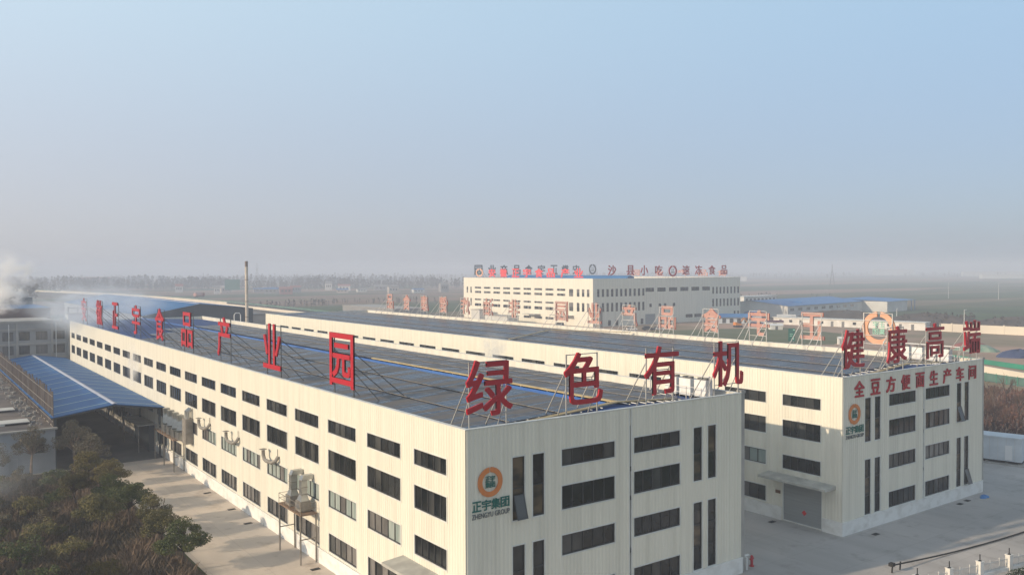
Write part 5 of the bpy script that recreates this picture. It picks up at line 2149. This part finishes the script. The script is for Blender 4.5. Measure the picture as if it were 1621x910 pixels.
# far woods: belts of bare poplars that read as one mass
def wood_belt(name, lines, lab, step, h0, h1):
    b = MB()
    for (p, q, wid, dens) in lines:
        p, q = Vector((*p, 0)), Vector((*q, 0))
        L = (q - p).length
        nrm = Vector((-(q - p).y, (q - p).x, 0)).normalized()
        n = int(L / step * dens)
        for i in range(n):
            c = p.lerp(q, rng.random()) + nrm * rng.uniform(-wid, wid)
            clump = .82 + .14 * math.sin(c.x * .013 + c.y * .021) + .12 * math.sin(c.x * .041)
            h = rng.uniform(h0, h1) * max(.35, clump)
            b.quad(c + Vector((-.2, 0, 0)), c + Vector((.2, 0, 0)), c + Vector((.1, 0, h * .5)), c + Vector((-.1, 0, h * .5)))
            for j in range(17):
                f = rng.random() ** .8
                z = h * (.16 + .84 * f)
                rr = h * .26 * (1 - abs(f - .35) * .9)
                a = rng.uniform(0, 6.28)
                o = c + Vector((math.cos(a) * rr * rng.random(), math.sin(a) * rr * rng.random(), z))
                s_ = rng.uniform(1.0, 3.2) * h / 18
                tl = rng.uniform(1.0, 3.0) * h / 18
                u = Vector((math.cos(a + 1), math.sin(a + 1), 0)) * s_
                b.quad(o - u, o + u * .8, o + u * .2 + Vector((0, 0, tl)), o - u * .5 + Vector((0, 0, tl * .8)))
    return tag(b.build(name, 'far_wood'), lab, 'wood', kind='stuff')


wood_belt('distant_wood', [((60, 1450), (620, 1060), 60, 3.4), ((620, 1060), (860, 900), 40, 2.4), ((-60, 1900), (900, 1500), 120, 3.0), ((300, 2500), (2200, 1900), 160, 1.0), ((-120, 950), (130, 1120), 50, 1.6), ((-60, 640), (60, 760), 26, 1.3)],
          'long hazy belts of bare poplars on the left horizon', 3.4, 13, 19)
wood_belt('hazy_treeline', [((1300, 1500), (3200, 2100), 200, .6), ((1900, 1500), (4200, 1600), 260, .5), ((2300, 900), (4800, 900), 260, .35)], 'very faint tree lines on the right horizon', 9.0, 10, 17)
wood_belt('roadside_brush', [((255, 640), (330, 560), 30, 1.4), ((160, 520), (260, 600), 12, .8), ((430, 560), (700, 430), 6, .5), ((380, 130), (440, -20), 14, 1.6), ((362, 170), (376, 120), 10, 1.6)], 'dark brush along field edges in the middle distance', 2.2, 3.5, 6)

# village houses at the foot of the wood
vill = [(326, 924, 16, 9, 7, 'house_grey', 'roof_blue_light', 'grey village house with a wide blue roof'), (330, 888, 14, 9, 8, 'tile_red', 'tile_red', 'reddish brick village house'), (372, 965, 12, 9, 8, 'house_grey', 'tile_red', 'grey village house with a red roof behind the brick one'), (405, 900, 14, 8, 5, 'house_wall', 'roof_blue_light', 'low village house with a blue roof'),
        (457, 1058, 9, 8, 11, 'house_white', 'house_grey', 'tall white village house by the wood'), (457, 1007, 16, 9, 8, 'house_white', 'tile_red', 'white village house with a red roof edge'), (445, 930, 12, 8, 4, 'house_white', 'house_grey', 'low white village house at the field edge'), (500, 985, 18, 9, 7, 'house_grey', 'house_grey', 'wide grey village house'),
        (463, 880, 9, 8, 6, 'house_white', 'house_white', 'small white village cottage'), (447, 850, 12, 9, 9, 'house_wall', 'house_grey', 'tan square village house right of the cottage'), (520, 855, 10, 9, 11, 'house_grey', 'house_grey', 'grey two storey house near the far hall'), (475, 840, 14, 8, 5, 'house_white', 'roof_blue_light', 'white shed with a blue roof beside the tan house'),
        (278, 972, 7, 7, 9, 'house_white', 'house_grey', 'narrow white house far left of the village'), (259, 1066, 9, 8, 10, 'house_white', 'tile_red', 'white house behind the raised highway'), (300, 1010, 12, 8, 8, 'house_wall', 'house_wall', 'tan house behind the green highway sign'), (345, 1010, 20, 8, 5, 'house_grey', 'roof_blue_light', 'long low shed with a blue roof behind the village')]
for (x, y, w, l, h, m, rm, lb) in vill:
    t = thing('village_house', (x, y, 0), lb, 'house', rz=R(rng.uniform(-12, 12) - 20))
    b = MB()
    b.box(-w / 2, -l / 2, 0, w / 2, l / 2, h * .8)
    b.build('wall', m, t)
    b = MB()
    b.poly([(-w / 2 - .4, -l / 2 - .4, h * .802), (w / 2 + .4, -l / 2 - .4, h * .802), (w / 2 + .4, 0, h * 1.1), (-w / 2 - .4, 0, h * 1.1)])
    b.poly([(-w / 2 - .4, 0, h * 1.1), (w / 2 + .4, 0, h * 1.1), (w / 2 + .4, l / 2 + .4, h * .802), (-w / 2 - .4, l / 2 + .4, h * .802)])
    for q in (-1, 1):
        b.poly([(q * w / 2, -l / 2, h * .802), (q * w / 2, l / 2, h * .802), (q * w / 2, 0, h * 1.09)][::q])
    b.build('roof', rm, t)
    for i in range(3):
        b = MB()
        u = -w * .36 + i * w * .27
        b.box(u, -l / 2 - .06, h * .38, u + w * .14, -l / 2 - .005, h * .62)
        b.build('window', 'glass_dark', t)
for (x, y, w, h, lb) in ((3300, 1860, 160, 22, 'faint pinkish building row on the right horizon'), (3000, 1330, 200, 14, 'faint pale sheds at the far right horizon'), (2300, 980, 120, 9, 'faint white farm shed in the far right fields'), (1500, 1210, 60, 8, 'faint white farm building in the fields right of the far hall')):
    t = thing('distant_building', (x, y, 0), lb, 'building', rz=R(-40))
    b = MB()
    b.box(-w / 2, 0, 0, w / 2, 20, h)
    b.build('wall', 'house_white', t)
    b = MB()
    b.box(-w / 2 - 1, -1, h + .01, w / 2 + 1, 21, h + 1.5)
    b.build('roof', 'house_white', t)
t = thing('billboard', (288, 1780, 0), 'very faint wide red lettered billboard in the haze at left', 'billboard', rz=R(-12))
for x in (-18, 18):
    b = MB()
    b.beam((x, 0, 0), (x, 0, 16), .8)
    b.build('post', 'post_grey', t)
b = MB()
b.box(-26, -1.2, 6, 26, -.5, 16)
b.build('board', 'tile_red', t)


def pylon(x, y, h, lb):
    t = thing('power_pylon', (x, y, 0), lb, 'pylon', 'faint power pylons in the haze', R(30))
    b = MB()
    w = h * .10
    L = [(-w, -w), (w, -w), (w, w), (-w, w)]
    for i in range(4):
        b.beam((*L[i], 0), (L[i][0] * .18, L[i][1] * .18, h * .72), .28)
        b.beam((L[i][0] * .18, L[i][1] * .18, h * .72), (0, 0, h), .22)
        for k in range(5):
            f0, f1 = k / 5 * .72, (k + 1) / 5 * .72
            s0, s1 = 1 - .82 * k / 5, 1 - .82 * (k + 1) / 5
            j = (i + 1) % 4
            b.beam((L[i][0] * s0, L[i][1] * s0, h * f0), (L[j][0] * s1, L[j][1] * s1, h * f1), .16)
    b.build('mast', 'post_grey', t)
    for z, l in ((.74, .16), (.84, .13), (.93, .10)):
        b = MB()
        b.beam((-h * l, 0, h * z), (h * l, 0, h * z), .3)
        b.build('cross_arm', 'post_grey', t)


pylon(1090, 690, 34, 'faint lattice power pylon above the blue warehouse')
pylon(560, 1640, 44, 'faint lattice power pylon above the chimney')

# ------------------------------------------------------------------ smoke and steam
def smoke(name, loc, size, dens, col, label, scale, lo, hi, core=.15):
    m = bpy.data.materials.new(name)
    m.use_nodes = True
    nt = m.node_tree
    nt.nodes.remove(nt.nodes['Principled BSDF'])
    p = nt.nodes.new('ShaderNodeVolumePrincipled')
    p.inputs['Color'].default_value = (*col, 1)
    p.inputs['Anisotropy'].default_value = .1
    tc = nt.nodes.new('ShaderNodeTexCoord')
    n = nt.nodes.new('ShaderNodeTexNoise')
    n.inputs['Scale'].default_value = scale
    n.inputs['Detail'].default_value = 4
    n.inputs['Roughness'].default_value = .6
    n.inputs['Distortion'].default_value = .6
    nt.links.new(tc.outputs['Object'], n.inputs['Vector'])
    ln = nt.nodes.new('ShaderNodeVectorMath')
    ln.operation = 'LENGTH'
    nt.links.new(tc.outputs['Object'], ln.inputs[0])
    fall = nt.nodes.new('ShaderNodeMapRange')
    fall.interpolation_type = 'SMOOTHSTEP'
    fall.inputs['From Min'].default_value = 1.0
    fall.inputs['From Max'].default_value = core
    nt.links.new(ln.outputs['Value'], fall.inputs[0])
    mr = nt.nodes.new('ShaderNodeMapRange')
    mr.interpolation_type = 'SMOOTHSTEP'
    mr.inputs['From Min'].default_value = lo
    mr.inputs['From Max'].default_value = hi
    nt.links.new(n.outputs[0], mr.inputs[0])
    m1 = nt.nodes.new('ShaderNodeMath')
    m1.operation = 'MULTIPLY'
    nt.links.new(mr.outputs[0], m1.inputs[0])
    nt.links.new(fall.outputs[0], m1.inputs[1])
    m2 = nt.nodes.new('ShaderNodeMath')
    m2.operation = 'MULTIPLY'
    m2.inputs[1].default_value = dens
    nt.links.new(m1.outputs[0], m2.inputs[0])
    nt.links.new(m2.outputs[0], p.inputs['Density'])
    nt.links.new(p.outputs[0], nt.nodes['Material Output'].inputs['Volume'])
    MATS[name] = m
    b = MB()
    k, q = 14, 8
    for j in range(q):
        for i in range(k):
            P = lambda a, c: (math.cos(6.28318 * a / k) * math.sin(math.pi * c / q), math.sin(6.28318 * a / k) * math.sin(math.pi * c / q), math.cos(math.pi * c / q))
            b.quad(P(i, j + 1), P(i + 1, j + 1), P(i + 1, j), P(i, j))
    o = b.build(name, name, loc=loc)
    o.scale = size
    return tag(o, label, 'smoke', kind='stuff')


smoke('steam_plume', (-8.2, 222, 19.8), (7.6, 7, 5.4), 1.5, (1, 1, 1), 'thick white steam plume at the left edge', 2.6, .44, .62, core=.25)
smoke('steam_cloud', (-8.0, 215, 26.5), (9.5, 8, 7.5), .50, (1, 1, 1), 'thinner steam rising above the plume', 2.6, .44, .66, core=.3)
smoke('drifting_smoke', (3, 150, 19.0), (15, 36, 6.8), .095, (.80, .88, .98), 'bluish smoke drifting over the far end of the near factory', 2.0, .38, .66, core=.3)
smoke('ground_smoke', (-24.5, 66, 3.0), (10.5, 14, 5.5), .030, (.86, .91, .98), 'thin blue smoke hanging over the scrub and the low building', 1.6, .34, .66)
smoke('steam_wisp', (-.9, 96, 12.3), (.9, 3.6, 4.4), .55, (.96, .96, .96), 'small white wisp rising along the left wall', 1.2, .38, .62)
smoke('steam_puff', (31.5, 42, 17.0), (1.7, 3.2, 2.6), .42, (.96, .96, .96), 'small white puff over the right parapet of the near factory', 1.2, .36, .62)

# ------------------------------------------------------------------ air
hm = bpy.data.materials.new('haze_air')
hm.use_nodes = True
hn = hm.node_tree
hn.nodes.remove(hn.nodes['Principled BSDF'])
pv = hn.nodes.new('ShaderNodeVolumePrincipled')
pv.inputs['Color'].default_value = HAZE_COLOR
pv.inputs['Density'].default_value = HAZE_DENSITY
pv.inputs['Anisotropy'].default_value = HAZE_G
hn.links.new(pv.outputs[0], hn.nodes['Material Output'].inputs['Volume'])
MATS['haze_air'] = hm
b = MB()
b.box(-7050, -7050, -1.0, 7050, 7050, HAZE_TOP)
tag(b.build('haze', 'haze_air'), kind='stuff')
